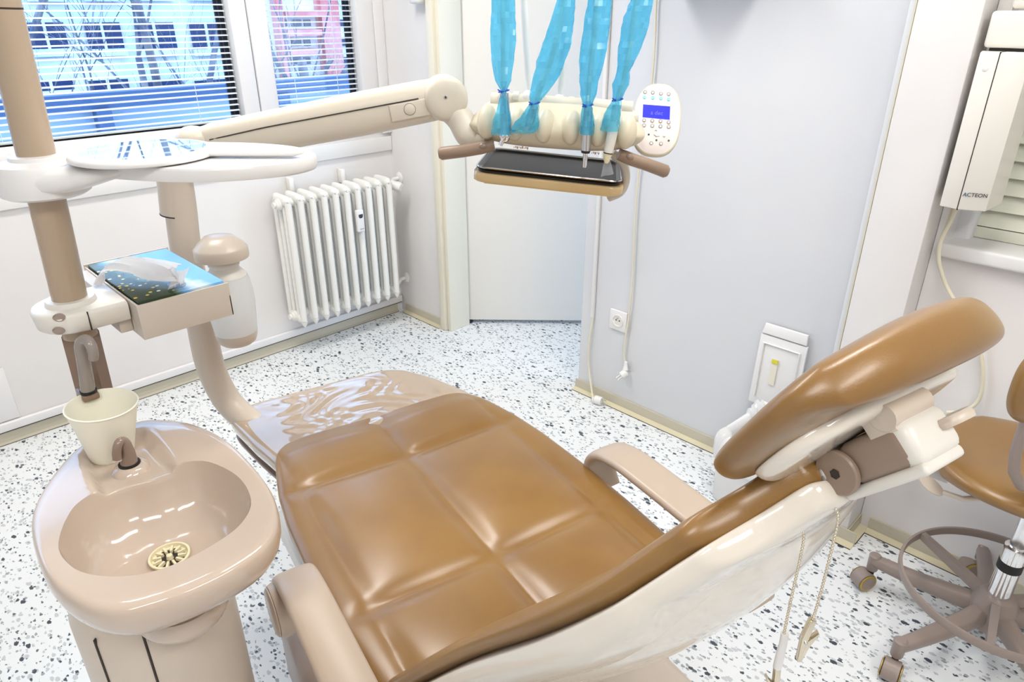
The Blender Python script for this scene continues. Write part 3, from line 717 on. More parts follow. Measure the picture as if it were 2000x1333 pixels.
# bag turned over the rim
m = MB(); rings = []; cx_, cy_ = (b0.x + bx1) / 2, (by0 + b0.y) / 2
rb_ = random.Random(4)
for j, (off, z) in enumerate([(.016, .155), (.02, .17), (.02, .20), (.019, .23), (.014, .252), (.004, .262), (-.008, .258), (-.014, .235), (-.02, .16)]):
    r = rrect(V((cx_, cy_, z)), XA, YA, (bx1 - b0.x) / 2 + off, (b0.y - by0) / 2 + off, .035, 12)
    rr = []
    for i, p in enumerate(r):
        a = i / len(r) * 2 * pi
        d = V((p.x - cx_, p.y - cy_, 0)).normalized()
        wv = .005 * sin(a * 11 + j * .4) + .004 * sin(a * 23 + 1) * (1 if j < 6 else .3)
        rr.append(p + d * wv + ZA * (.012 * sin(a * 3 + 1) + .006 * sin(a * 17)) * (1 if 1 < j < 8 else 1.4) + ZA * .03 * max(0, cos(a - .2)))
    rings.append(rr)
m.quad_strip(rings, True, False, False); tag(link('bin_bag', m, M['bag'], ang=60), 'crumpled translucent white bag folded over the pedal bin rim', 'bag')
# ------------------------------------------------------------------ dental chair
CC = .515
chair = thing('dental_chair', 'tan leather reclining dental chair with pale shell in the middle of the room', 'dental chair', L(CC, .9, 0))
WID = [(.55, .285), (.70, .302), (.85, .310), (1.0, .312), (1.15, .307), (1.25, .296), (1.32, .282), (1.37, .272), (1.43, .262)]
def seat_fn(u, v, m):
    y = 1.010 + .435 * v; hw = interp(WID, y); x = CC + u * hw
    q = lambda a, w_: math.exp(-(a / w_) ** 2)
    dx = abs(x - .507); grooves = q(dx, .016) * sm(1.40, 1.33, y) + q(y - .855, .016) * sm(.31, .25, abs(x - CC)) + q(y - 1.236, .016) * sm(.31, .25, abs(x - CC)) + .5 * q(abs(x - CC) - .245, .016) * sm(1.32, 1.27, y)
    pan = abs(sin(pi * min(1, max(0, abs(x - .507) / .245)))) ** .6
    yy = y - .855 if y < 1.236 else y - 1.236
    pny = abs(sin(pi * min(1, max(0, ((y - .855) % .381) / .381)))) ** .6
    dish = -.012 * (1 - abs(u) ** 2.0)
    h = .018 * pan * pny - .006 * min(1, grooves) + dish
    foot = -.012 * sm(1.36, 1.43, y)
    return L(x, y, .582), DZ, .018 + h + foot, .10
chair_seat = link('seat_cushion', MB().pillow(seat_fn, 90, 110, k=11, q=9, p=2.2), M['leather'], chair, ang=180, sub=1)
# clear-covered foot end
def toe_fn(u, v, m):
    y = 1.51 + .175 * v
    xl = interp([(1.33, .262), (1.5, .225), (1.66, .20), (1.7, .21)], y); xr = interp([(1.33, .79), (1.45, .775), (1.55, .74), (1.64, .69), (1.7, .63)], y)
    x = (xl + xr) / 2 + u * (xr - xl) / 2
    wz = sm(.0, .25, .75 - abs(u)) * sm(0, .2, .9 - abs(v)) * (.0011 * sin(x * 95 + 5 * sin(y * 38) + 2.2 * sin(x * 31)) + .0010 * sin(y * 120 + 4 * sin(x * 22)))
    return L(x, y, .567), DZ, .016 + wz, .055
link('foot_board', MB().pillow(toe_fn, 110, 80, k=9, q=14, p=2.2), M['toe'], chair, ang=180)
def toe2(u, v, m):
    P, N, a, b = toe_fn(u * .97, v * .97, m); return P - DZ * .052, N, .0, .03
link('foot_board_tray', MB().pillow(toe2, 30, 24, k=9, q=12), M['gray_taupe'], chair, ang=180)
# seat pan, lift arm and floor plate
link('seat_pan', MB().box(L(CC, 1.0, .465), (.60, .66, .07), (DX, DY, DZ), bev=.02, seg=3), M['offwhite'], chair)
link('lift_arm', MB().box(L(CC, .98, .27), (.26, .42, .36), (DX, DY, DZ), bev=.05, seg=4), M['beige'], chair)
link('floor_plate', MB().box(L(.66, .86, .045), (.62, .74, .09), (DX, DY, DZ), bev=.03, seg=4), M['beige'], chair)
link('foot_control_housing', MB().box(L(.235, 1.02, .33), (.17, .22, .2), (DX, DY, DZ), bev=.04, seg=4), M['gray_taupe'], chair)

# armrests
def armrest(sgn):
    xo = CC + sgn * .344
    m = MB(); rings = []
    path = spline([(.975, .520), (.978, .575), (.955, .622), (.90, .640), (.80, .640), (.62, .636), (.42, .634), (.25, .620), (.16, .56)], 6)
    pts = [V((0, p.x, p.y)) for p in [V((a, b, 0)) for a, b in []]] if False else None
    raw = spline([(0, a, b) for a, b in ((.955, .535), (.985, .585), (.962, .628), (.90, .645), (.80, .645), (.70, .642), (.62, .638), (.56, .610), (.54, .55))], 6) if sgn > 0 else spline([(0, a, b) for a, b in ((.955, .535), (.985, .585), (.962, .628), (.90, .645), (.80, .645), (.62, .641), (.46, .638), (.36, .61), (.33, .55))], 6)
    for i, p in enumerate(raw):
        a = raw[max(0, i - 1)]; b = raw[min(len(raw) - 1, i + 1)]; t = (b - a).normalized(); nn = V((0, -t.z, t.y))
        s_ = i / (len(raw) - 1); cxo = xo + sgn * (.012 * sm(.6, .2, s_) * 0); hw = (.036 if sgn < 0 else .042) * (.85 + .15 * sm(0, .2, s_)); th = .012
        ring = []
        for k in range(16):
            an = 2 * pi * k / 16; c_, s2 = cos(an), sin(an)
            ex = math.copysign(abs(c_) ** .5, c_) * hw; ez = math.copysign(abs(s2) ** .7, s2) * th
            ring.append(L(cxo + ex, p.y + nn.y * ez, p.z + nn.z * ez))
        rings.append(ring)
    m.quad_strip(rings)
    o = link('armrest', m, M['taupe'], chair, ang=70)
    c0 = L(xo - .045 * sgn * -1, .935, .585) if False else L(xo + sgn * .030, .937, .585)
    if sgn < 0:
        cyl = MB().lathe(L(xo + .032, .94, .588), -DX, [(.030, 0), (.046, .004), (.047, .07), (.044, .078)], 36)
        link('armrest_hub', cyl, M['taupe'], chair, ang=50)
        link('hub_cap', MB().lathe(L(xo + .032 - .0785, .94, .588), -DX, [(.042, 0), (.042, .002), (.038, .0045)], 36), M['taupe'], o)
    else:
        None and link('armrest_hub', MB().lathe(L(xo - .03, .94, .588), DX, [(.03, 0), (.045, .004), (.045, .055), (.03, .06)], 36), M['beige'], chair)
    return o
armrest(-1); armrest(1)

# backrest: spine seen from the side (y, z) with half widths
SP = [(.735, .575, .300), (.665, .660, .295), (.53, .837, .265), (.425, .960, .235), (.370, 1.030, .205), (.348, 1.064, .182), (.329, 1.096, .158), (.318, 1.114, .142), (.310, 1.128, .100), (.302, 1.142, .078), (.295, 1.154, .066), (.289, 1.164, .055)]
SPL = spline([V(p) for p in SP], 10); NS = len(SPL)
def spine(s):
    f = min(max(s, 0), 1) * (NS - 1); i = min(int(f), NS - 2); k = f - i
    p = SPL[i].lerp(SPL[i + 1], k)
    a = SPL[max(0, min(i, NS - 22) - 14)]; b = SPL[min(NS - 1, i + 15)]; ty, tz = b.x - a.x, b.y - a.y; n = sqrt(ty * ty + tz * tz)
    return p, V((tz / n, -ty / n))
def back_fn(off, dw, tf, tb, s0=0.0, s1=1.0, conc=.010):
    def fn(u, v, m):
        s = s0 + (s1 - s0) * (v + 1) / 2; p, n = spine(s); hw = p.z + dw
        o_ = (off(s) if callable(off) else off) - conc * (1 - u * u)
        tb_ = tb(u, s) if callable(tb) else tb
        return L(CC + u * hw, p.x + n.x * o_, p.y + n.y * o_), L(0, n.x, n.y) - L(0, 0, 0), tf, tb_
    return fn
back = link('backrest', MB().pillow(back_fn(-.014, 0, .015, .017), 44, 120, k=14, q=12, p=2.0), M['leather'], chair, ang=180)
link('back_shell', MB().pillow(back_fn(-.033, -.001, .006, lambda u, s: .005 + .012 * sm(.2, -.5, u) + .012 * sm(.45, .25, s) + .038 * sm(.44, .18, s) * (1 - abs(u) ** 2.4)), 50, 120, k=14, q=16, p=1.7), M['gloss_white'], chair, ang=180)
link('back_cover', MB().pillow(back_fn(lambda s: -.058 + .020 * sm(.2, .5, s), -.050, .008, lambda u, s: .009 + .018 * sm(.48, .2, s) + (.034 * sm(.42, .15, s)) * (1 - abs(u) ** 2.2), .06, .54), 50, 90, k=9, q=8, p=2.0), M['gloss_white'], chair, ang=180)

link('shell_joint', MB().pillow(back_fn(lambda s: -.0560 + .020 * sm(.2, .5, s), -.0485, .004, .004, .057, .545), 50, 90, k=9, q=16, p=2.0), M['seam'], chair, ang=180)
# headrest
HB = V((.306, 1.126)); HA = R(58.5); HLEN = .182
hd_y, hd_z = -cos(HA), sin(HA); hn_y, hn_z = sin(HA), cos(HA)
def hp_(x, s, o): return L(x, HB.x + hd_y * s + hn_y * o, HB.y + hd_z * s + hn_z * o)
HN = L(0, hn_y, hn_z) - L(0, 0, 0); HD = L(0, hd_y, hd_z) - L(0, 0, 0)
def head_fn(u, v, m):
    s = HLEN * (v + 1) / 2
    hw = .140
    lobe = sm(-.1, .75, v)
    return hp_(CC + u * hw, s, .018), HN, .016 + .012 * lobe * sm(-1, .2, u) + .002 * lobe - .003 * (1 - u * u), .019 + .020 * sm(.45, .95, v)
head = link('headrest', MB().pillow(head_fn, 44, 44, k=2.9, q=5, p=2.3), M['leather'], chair, ang=180, sub=1)
def plate_fn(u, v, m):
    s = HLEN * (.08 + .64 * (v + 1) / 2); return hp_(CC + .003 + u * .114, s, .000), HN, .004, .012
link('headrest_plate', MB().pillow(plate_fn, 30, 30, k=2.5, q=10, p=2), M['gloss_white'], head, ang=180)
MT = (L(0, -.66, .75) - L(0, 0, 0)).normalized(); MN = (L(0, .75, .66) - L(0, 0, 0)).normalized()
mc = aC(1600, 940, .478) + DX * .028
br = link('headrest_bracket', MB().box(mc - MT * .004, (.056, .056, .040), (DX, MT, MN), bev=.013, seg=4), M['taupeD'], chair)
mc2 = aC(1690, 900, .480) + DX * .030
link('bracket_arm', MB().box(mc2 + MT * .006, (.056, .066, .036), (DX, MT, MN), bev=.010, seg=4), M['taupeD'], br)
mc3 = aC(1752, 870, .480) + DX * .032
link('bracket_end_cap', MB().box(mc3 - MN * .003, (.058, .022, .038), (DX, MT, MN), bev=.010, seg=4), M['offwhite'], br)
link('bracket_underside', MB().box(mc2 - MN * .0215 - MT * .0, (.054, .080, .010), (DX, MT, MN), bev=.004, seg=3), M['offwhite'], br)
kc = aC(1632, 926, .4765)
link('pivot_disc', MB().lathe(kc + DX * .004, -DX, [(.0195, 0), (.0195, .003), (.018, .0045)], 40), M['taupeD'], br)
link('hex_socket', MB().lathe(kc - DX * .0008, -DX, [(.0046, 0), (.0046, .0006)], 6), M['seam'], br)
# yoke between bracket and headrest plate
yk = MB(); y0 = aC(1800, 800, .46)
for dx in (.008, .052):
    a = mc3 + DX * (-.035 + dx); yk.box(a + MN * .034 - MT * .008, (.004, .026, .050), (DX, MT, MN), bev=.0015); link('yoke', yk, M['beige'], br); yk = MB()
yk = None
link('yoke_roller', MB().tube([mc3 + DX * -.030 + MN * .022, mc3 + DX * .022 + MN * .022], .011, 20), M['beige'], br)
link('release_lever', MB().lathe(mc3 + DX * .026 + MT * .012 - MN * .001, MN, [(.018, -.004), (.019, 0), (.017, .004)], 24, sy=.8), M['beige'], br)
link('glide_bar', MB().box(L(CC - .02, .285, 1.125), (.040, .07, .012), (DX, MT, MN), bev=.003), M['steel'], chair)
link('glide_bar_clip', MB().box(L(CC - .036, .285, 1.118) - MN * .006, (.014, .024, .02), (DX, MT, MN), bev=.003), M['white'], chair)

# ------------------------------------------------------------------ bib chain
t = thing('bib_chain', 'ball chain with two metal clips hanging over the headrest mechanism', 'bib chain', aC(1580, 1180, .45))
def beads(px, lx0, dv=0.0):
    pts = []
    v0 = UV(aC(px[0][0], px[0][1], lx0)).y - dv
    base = [aV(x, y, v0) for x, y in px]
    cur = spline(base, 12); m = MB(); acc = 0; last = cur[0]; step = .0036
    lst = [last]
    for p in cur[1:]:
        d = (p - last).length
        while acc + d >= step:
            last = last + (p - last).normalized() * (step - acc); d = (p - last).length; acc = 0; lst.append(last)
        acc += d; last = p
    for p in lst: m.ell(p, (XA, YA, ZA), (.00155,) * 3, 8, 6)
    m.tube(lst, .0004, 5)
    return m, base
m, b1 = beads([(1558, 1006), (1561, 1022), (1570, 1048), (1563, 1090), (1552, 1140), (1540, 1195), (1531, 1240)], .466)
link('bead_chain', m, M['nickel'], t)
m, b2_ = beads([(1615, 985), (1628, 990), (1637, 1010), (1630, 1050), (1613, 1120), (1597, 1180), (1587, 1212)], .470)
link('bead_chain', m, M['nickel'], t)
vv = UV(b1[0]).y
sv = MB().tube([aV(1533, 1238, vv), aV(1530, 1256, vv), aV(1527, 1268, vv), aV(1526, 1271, vv), aV(1518, 1304, vv)], [.0036, .0038, .0038, .0042, .0042], 16)
link('sleeve', sv, M['white'], t)
def clip(p, q, v, side):
    P = aV(*p, v); Q = aV(*q, v); ax = (Q - P).normalized(); ln = (Q - P).length
    sd = (ax.cross(_f)).normalized() * side; up = ax.cross(sd)
    c_ = thing('clip', '', '', P) if False else None
    m = MB()
    a = [P - sd * .002, P + sd * .0035, P + ax * ln * .45 + sd * .0045, P + ax * ln * .98 + sd * .0012, P + ax * ln + sd * .0, P + ax * ln * .98 - sd * .0008, P + ax * ln * .45 - sd * .001]
    m.prism([x - up * .0032 for x in a], up * .0064, bev=.0006)
    for k in range(6):
        f = .62 + k * .06; m.box(P + ax * ln * f - sd * .0005, (.001, .0014, .0056), (ax, sd, up))
    o = link('clip', m, M['nickel'], t)
    m = MB(); a = [P + ax * ln * .50 + sd * -.0015, P + ax * ln * .55 + sd * .002, P + ax * ln - sd * .0012, P + ax * ln * .96 - sd * .003, P + ax * ln * .62 - sd * .0042, P + ax * ln * .30 - sd * .0095, P + ax * ln * .27 - sd * .0080, P + ax * ln * .42 - sd * .0045]
    m.prism([x - up * .0028 for x in a], up * .0056, bev=.0005); link('jaw', m, M['nickel'], o)
    link('rivet', MB().lathe(P + ax * ln * .52 + up * -.0045, up, [(.0016, 0), (.0016, .009)], 10), M['steel'], o)
clip((1589, 1210), (1557, 1290), UV(b2_[0]).y, -1)
clip((1517, 1298), (1506, 1372), vv, 1)

# ------------------------------------------------------------------ cuspidor
RZ = .88
def zpx(lst, z): return [aZ(x, y, z) for x, y in lst]
outer = closed_spline(zpx([(62, 1004), (72, 1080), (105, 1140), (166, 1180), (230, 1190), (290, 1178), (370, 1150), (455, 1108), (518, 1060), (540, 1008), (524, 950), (475, 888), (430, 850), (378, 826), (330, 817), (275, 818), (210, 840), (150, 872), (95, 935)], RZ), 8)
inner = closed_spline(zpx([(118, 1062), (145, 994), (195, 958), (237, 937), (294, 923), (346, 908), (403, 904), (462, 933), (487, 980), (465, 1026), (403, 1070), (332, 1104), (261, 1122), (190, 1122), (142, 1104)], RZ), 8)
bc = aZ(310, 1012, RZ)
def polar(lst):
    a = sorted([(math.atan2(p.y - bc.y, p.x - bc.x), sqrt((p.x - bc.x) ** 2 + (p.y - bc.y) ** 2)) for p in lst])
    a = [(a[-1][0] - 2 * pi, a[-1][1])] + a + [(a[0][0] + 2 * pi, a[0][1])]
    return lambda th: interp(a, th)
ro, ri = polar(outer), polar(inner)
LA, LB = aZ(158, 876, RZ), aZ(200, 972, RZ); RA, RB = aZ(283, 838, RZ), aZ(346, 915, RZ)
def sdl(p, a, b):
    d = (b - a).normalized(); return (p.x - a.x) * d.y - (p.y - a.y) * d.x
mid = aZ(235, 890, RZ); sl_, sr_ = (1 if sdl(mid, LA, LB) > 0 else -1), (1 if sdl(mid, RA, RB) > 0 else -1); sb_ = (1 if sdl(mid, LA, RA) > 0 else -1)
def recess(p):
    a = sl_ * sdl(p, LA, LB); b = sr_ * sdl(p, RA, RB); c_ = sb_ * sdl(p, LA, RA)
    return sm(-.004, .006, a) * sm(-.004, .006, b) * sm(-.005, .008, c_) * sm(.16, .13, c_)
m = MB(); NA = 144; rings = []
fr = [0, .12, .25, .4, .55, .66, .76, .84, .88, .91, .935, .955, .97, .985, .998, 1.01, 1.02, 1.03, 1.04]
for f in fr:
    rg = []
    for i in range(NA):
        th = -pi + 2 * pi * i / NA; r = ri(th) * max(f, .002); p = V((bc.x + cos(th) * r, bc.y + sin(th) * r, RZ))
        d = .082 * (1 - min(1, f / 1.02) ** (6 + 12 * sm(.2, -.8, sin(th - math.atan2(W(0, 1, 0).y, W(0, 1, 0).x) + pi / 2))))
        if f <= .66: d += .004 * (1 - f / .66)
        rc = recess(p) * .014
        d = max(d, rc)
        p.z -= d; rg.append(p)
    rings.append(rg)
for f in [.05, .12, .2, .3, .42, .54, .66, .78, .88, .95, 1.0]:
    rg = []
    for i in range(NA):
        th = -pi + 2 * pi * i / NA; a = ri(th) * 1.04; b = ro(th); r = a + (b - a) * f; p = V((bc.x + cos(th) * r, bc.y + sin(th) * r, RZ))
        p.z -= recess(p) * .014 + .005 * max(0, (f - .8) / .2) ** 2; rg.append(p)
    rings.append(rg)
for k, dz in ((1.012, .010), (1.016, .018), (1.014, .028), (.995, .040), (.95, .052), (.88, .062), (.78, .070), (.66, .078), (.55, .088), (.45, .10)):
    rings.append([V((bc.x + cos(th) * ro(th) * k, bc.y + sin(th) * ro(th) * k, RZ - dz)) for th in [-pi + 2 * pi * i / NA for i in range(NA)]])
m.quad_strip(rings)
cusp = thing('cuspidor', 'glossy beige spittoon basin on a pedestal at the lower left', 'spittoon', V((.15, .9, 0)))
bowl = link('bowl', m, M['porc'], cusp, ang=70)
pc = V((.172, .925, 0)); pe = W(1, 0, 0)
ped = MB().lathe(pc, ZA, [(.102, 0), (.102, .02), (.102, .45), (.102, .62), (.102, .74), (.096, .766)], 48, ex=pe, sx=1.0, sy=1.15)
link('pedestal', ped, M['taupe'] if False else M['beige'], cusp)
for u in (-.018, .042):
    yv = -sqrt(max(0, 1 - (u / .102) ** 2)) * .1160
    link('pedestal_joint', MB().box(pc + W(u, yv * 1.0, .38), (.0022, .006, .74), (W(1, 0, 0), W(0, 1, 0), ZA)), M['seam'], cusp)
link('bowl_collar', MB().lathe(V((aZ(352, 1165, .78).x, aZ(352, 1165, .78).y, .752)), ZA, [(.045, -.012), (.056, 0), (.060, .010), (.056, .030)], 40), M['porc'], cusp)
dc = aZ(332, 1090, RZ - .083); dc.z = RZ - .0865
dr_ = link('drain_strainer', MB().lathe(dc, ZA, [(.016, .0), (.0275, .006), (.0275, .0085), (.0245, .0088), (.0225, .0), (.020, -.001)], 36, cap=False), M['ivory'], cusp)
link('strainer_well', MB().lathe(dc, ZA, [(.0225, .0015), (.0225, .0024)], 30), M['seam'], dr_)
fins = MB()
for k in range(12):
    a = 2 * pi * k / 12; c_, s_ = cos(a), sin(a); fins.box(dc + V((c_ * .0165, s_ * .0165, .0045)), (.011, .0032, .005), (V((c_, s_, 0)), V((-s_, c_, 0)), ZA))
fins.lathe(dc, ZA, [(.005, .002), (.004, .0085)], 14); link('strainer_fins', fins, M['ivory'], dr_)
tb = aZ(252, 903, RZ)
link('tap_boss', MB().lathe(V((tb.x, tb.y, RZ - .022)), ZA, [(.030, 0), (.027, .008), (.022, .015), (.017, .0185), (.014, .019)], 32), M['porc'], cusp, ang=80)
tz = RZ - .003; tvv = UV(tb).y
link('tap_seal', MB().lathe(V((tb.x, tb.y, tz - .001)), ZA, [(.0155, 0), (.0155, .003), (.013, .004)], 28), M['black'], cusp)
tp0 = V((tb.x, tb.y, tz + .001))
tpts = [tp0, aV(249, 884, tvv), aV(243, 866, tvv - .002), aV(237, 862, tvv - .006), aV(231, 868, tvv - .012), aV(228, 882, tvv - .016), aV(229, 897, tvv - .017)]
tp_ = spline(tpts, 5)
tap = link('rinse_spout', MB().tube(tp_, [.0125 - .006 * min(1, i / 14) for i in range(len(tp_))], 20), M['tapb'], cusp, ang=70)
link('spout_tip', MB().tube([tp_[-1] + (tp_[-2] - tp_[-1]) * .3, tp_[-1] + (tp_[-1] - tp_[-2]).normalized() * .0015], .0071, 20), M['chrome'], tap)
# post with the cup filler
PV = 1.0
def poleAt(y): return aV(interp([(-60, -16), (0, -2), (280, 66), (580, 136), (653, 157), (763, 182), (840, 200)], y), y, PV)
fb = aV(172, 762, PV - .045)
post = thing('lamp_post', 'thick upright beige-brown post rising behind the spittoon', 'post', V((poleAt(700).x, poleAt(700).y, .0)))
pb_ = poleAt(760); rail = MB(); a_, b_ = poleAt(648), poleAt(800)
b_.z = .80; ax_ = (a_ - b_).normalized()
rail.prism([b_ + W(.022 * s1, .014 * s2, 0) for s1, s2 in ((-1, -1), (1, -1), (1, 1), (-1, 1))], a_ - b_, bev=.004)
link('post_foot', rail, M['poleD'], post)
lowp = V((b_.x, b_.y, 0)); link('post_base', MB().lathe(V((b_.x, b_.y, 0)), ZA, [(.05, 0), (.05, .012), (.026, .02), (.024, .82)], 28), M['poleD'], post)
link('tube', MB().tube([poleAt(655), poleAt(580), poleAt(280), poleAt(-60)], .0243, 36), M['pole'], post, ang=60)
pt_ = poleAt(14); link('tube_joint', MB().tube([poleAt(13), poleAt(17)], .0247, 36), M['seam'], post)
fp = [aV(172, 762, PV - .05), aV(168, 735, PV - .05), aV(162, 700, PV - .048), aV(158, 680, PV - .047), aV(160, 668, PV - .048), aV(168, 664, PV - .052), aV(177, 674, PV - .058), aV(182, 690, PV - .06), aV(182, 702, PV - .06)]
fp = spline(fp, 5)
fl = link('cup_filler_spout', MB().tube(fp, [interp([(0, .0105), (.45, .0090), (1, .0068)], i / (len(fp) - 1)) for i in range(len(fp))], 20), M['tapg'], cusp, ang=70)
link('filler_seal', MB().lathe(fp[0] - ZA * .002, ZA, [(.012, -.002), (.012, .002)], 24), M['black'], cusp)
link('filler_bracket', MB().b2(fp[0] + V((-.012, -.010, -.016)), fp[0] + V((.012, .030, -.0045)), bev=.003), M['poleD'], cusp)
# paper cup
cb = aZ(205, 903, RZ - .014); cb = V((cb.x, cb.y, RZ - .0138)); cvv = UV(cb).y + .022; cb = W(UV(cb).x, cvv, RZ - .0138)
ct = aV(198, 790, cvv); H_ = ct.z - cb.z
tl = (V((ct.x, ct.y, 0)) - V((cb.x, cb.y, 0)))
cupax = (ct - cb).normalized()
m = MB().lathe(cb, cupax, [(.028, .0), (.0305, 0), (.0325, .006), (.0490, H_ * .985), (.0502, H_ * .985), (.0510, H_ * .995), (.0502, H_ * 1.008), (.0488, H_ * 1.008), (.0482, H_ * .995), (.031, .010), (.005, .009)], 64)
tag(link('paper_cup', m, M['cupm'], base=cb, ang=70), 'pale cream paper cup standing on the ledge of the spittoon', 'cup')

# ------------------------------------------------------------------ side tray on the post
TZ = 1.308
st_ = thing('side_tray', 'white oval tray clamped round the post on the left', 'tray', poleAt(300))
tout = closed_spline(zpx([(618, 300), (590, 312), (525, 321), (420, 328), (315, 328), (210, 322), (140, 312), (112, 300), (140, 290), (200, 283), (300, 279), (400, 277), (500, 279), (580, 286)], TZ), 8)
m = MB(); cc_ = sum(tout, V((0, 0, 0))) / len(tout)
rg = lambda k, dz: [V((cc_.x + (p.x - cc_.x) * k, cc_.y + (p.y - cc_.y) * k, TZ + dz)) for p in tout]
m.quad_strip([rg(.02, 0), rg(.9, 0), rg(.975, 0), rg(.995, -.0015), rg(1.0, -.005), rg(1.0, -.016), rg(.985, -.0195), rg(.9, -.021), rg(.02, -.021)])
link('tray_top', m, M['white'], st_, ang=50)
pp = poleAt(300); pu = UV(pp)
m = MB().lathe(V((pp.x, pp.y, TZ - .046)), ZA, [(.050, -.002), (.057, .002), (.058, .008), (.058, .036), (.055, .044), (.042, .047), (.036, .049), (.035, .054), (.026, .055)], 48)
link('clamp_collar', m, M['white'], st_, ang=50)
mm = MB(); rings = []
for k in range(8):
    f = k / 7; uu = pu.x + .02 + .16 * f; hw = .054 - .030 * sm(.3, 1, f); zt = TZ - .001 - .002 * f + .0; zb = TZ - .044 + .030 * sm(0, .9, f)
    c0_ = W(uu, pu.y + .0 * f, 0); ey = W(0, 1, 0)
    rings.append([c0_ + ey * (hw * cos(a)) + ZA * ((zt + zb) / 2 + (zt - zb) / 2 * math.copysign(abs(sin(a)) ** .6, sin(a))) for a in [2 * pi * q / 20 for q in range(20)]])
mm.quad_strip(rings); link('tray_neck', mm, M['white'], st_, ang=60)
# hand mirror
ml, mr_ = aZ(150, 303, TZ + .003), aZ(417, 303, TZ + .003); mc_ = (ml + mr_) / 2; mrad = (mr_ - ml).length / 2 * 1.0
hm = thing('hand_mirror', 'round white hand mirror lying face up on the oval tray', 'mirror', mc_)
fc_ = V((mc_.x, mc_.y, TZ + .0008))
link('mirror_frame', MB().lathe(fc_, ZA, [(mrad * .93, 0), (mrad * .99, .002), (mrad, .005), (mrad * .98, .0085), (mrad * .90, .011), (mrad * .845, .0115), (mrad * .84, .0105)], 72), M['white'], hm, ang=50)
link('mirror_glass', MB().lathe(fc_ + ZA * .0106, ZA, [(mrad * .835, 0), (mrad * .835, .0006)], 72), M['mirror'], hm)
h0, h1 = aZ(405, 296, TZ + .008), aZ(592, 297, TZ + .008); rings = []
hx = (h1 - h0).normalized(); hy_ = ZA.cross(hx)
for k in range(12):
    f = k / 11; e = 1 - max(0, (f - .88) / .12) ** 3 * .7; w_ = (.014 - .004 * f) * e; t_ = .0055 * e
    rings.append([h0 - hx * .012 + (h1 - h0 + hx * .012) * f + hy_ * (w_ * cos(a)) + ZA * (t_ * sin(a) - .001) for a in [2 * pi * q / 16 for q in range(16)]])
link('mirror_handle', MB().quad_strip(rings), M['white'], hm, ang=70)

# ------------------------------------------------------------------ tissue holder
TH = 1.090
hp0 = poleAt(590)
th = thing('tissue_holder', 'beige box-shaped tissue holder clamped to the post', 'tissue holder', V((hp0.x, hp0.y, 1.03)))
cx0, cy0 = hp0.x, hp0.y
def stadium(z, r, ext, n=24):
    out = []
    for k in range(n + 1):
        a = pi / 2 + pi * k / n; out.append(V((cx0 + r * cos(a), cy0 + r * sin(a), z)))
    out.append(V((cx0 + ext, cy0 - r, z))); out.append(V((cx0 + ext, cy0 + r, z))); return out
z1, z0_ = TH + .002, aV(110, 655, PV - .05).z
rings = [stadium(z0_, .049, .062), stadium(z0_ + .003, .053, .063), stadium(z1 - .008, .056, .063), stadium(z1 - .002, .054, .063), stadium(z1, .050, .062)]
link('clamp_collar', MB().quad_strip(rings), M['offwhite'], th, ang=50)
link('collar_ring', MB().lathe(V((cx0, cy0, z1)), ZA, [(.036, -.002), (.035, .004), (.033, .008), (.026, .0085)], 40), M['offwhite'], th, ang=50)
js = MB(); js.box(V((cx0 + .006, cy0 - .0535, (z0_ + z1) / 2)), (.0016, .0058, z1 - z0_ - .004)); link('collar_joint', js, M['seam'], th)
for yy in (620, 645):
    p = aV(116, yy, PV - .052); d = V((p.x - cx0, p.y - cy0, 0)).normalized()
    p = V((cx0, cy0, 0)) + d * .0548 + ZA * p.z
    link('screw_recess', MB().lathe(p, d, [(.0085, -.002), (.0085, .0012), (.0070, .0014), (.006, .0004)], 24, sy=.75), M['gray_taupe'], th)
bx0, bx1_, by0_, by1_ = .291, .437, 1.106, 1.364; bz0 = aX(293, 668, .291).z
bz0 = TH - .058
w_ = .0035; bxm = MB()
bxm.b2((bx0 + .001, by0_ + .001, bz0 + .0005), (bx1_ - .001, by1_ - .001, bz0 + .004)); bxm.b2((bx0, by0_, bz0), (bx1_, by0_ + w_, TH), bev=.0008); bxm.b2((bx0, by1_ - w_, bz0), (bx1_, by1_, TH + .004), bev=.001)
bxm.b2((bx0, by0_ + .03, bz0), (bx0 + w_, by1_, TH), bev=.001); bxm.b2((bx1_ - w_, by0_, bz0), (bx1_, by1_, TH - .022), bev=.001); bxm.b2((bx0 + .0002, by0_ + .001, bz0 + .0005), (bx0 + w_, by0_ + .031, TH - .0003), bev=0)
link('box_tray', bxm, M['boxp'], th)
sd_ = MB().b2((bx0 - .020, by0_ + .042, bz0 + .004), (bx0 - .0005, by1_ - .02, TH - .0005), bev=.002); link('tray_shoulder', sd_, M['boxp'], th)
link('tray_arm', MB().b2((cx0 + .058, cy0 - .05, z0_ + .002), (bx0 - .018, cy0 + .05, TH - .001), bev=.002), M['offwhite'], th)
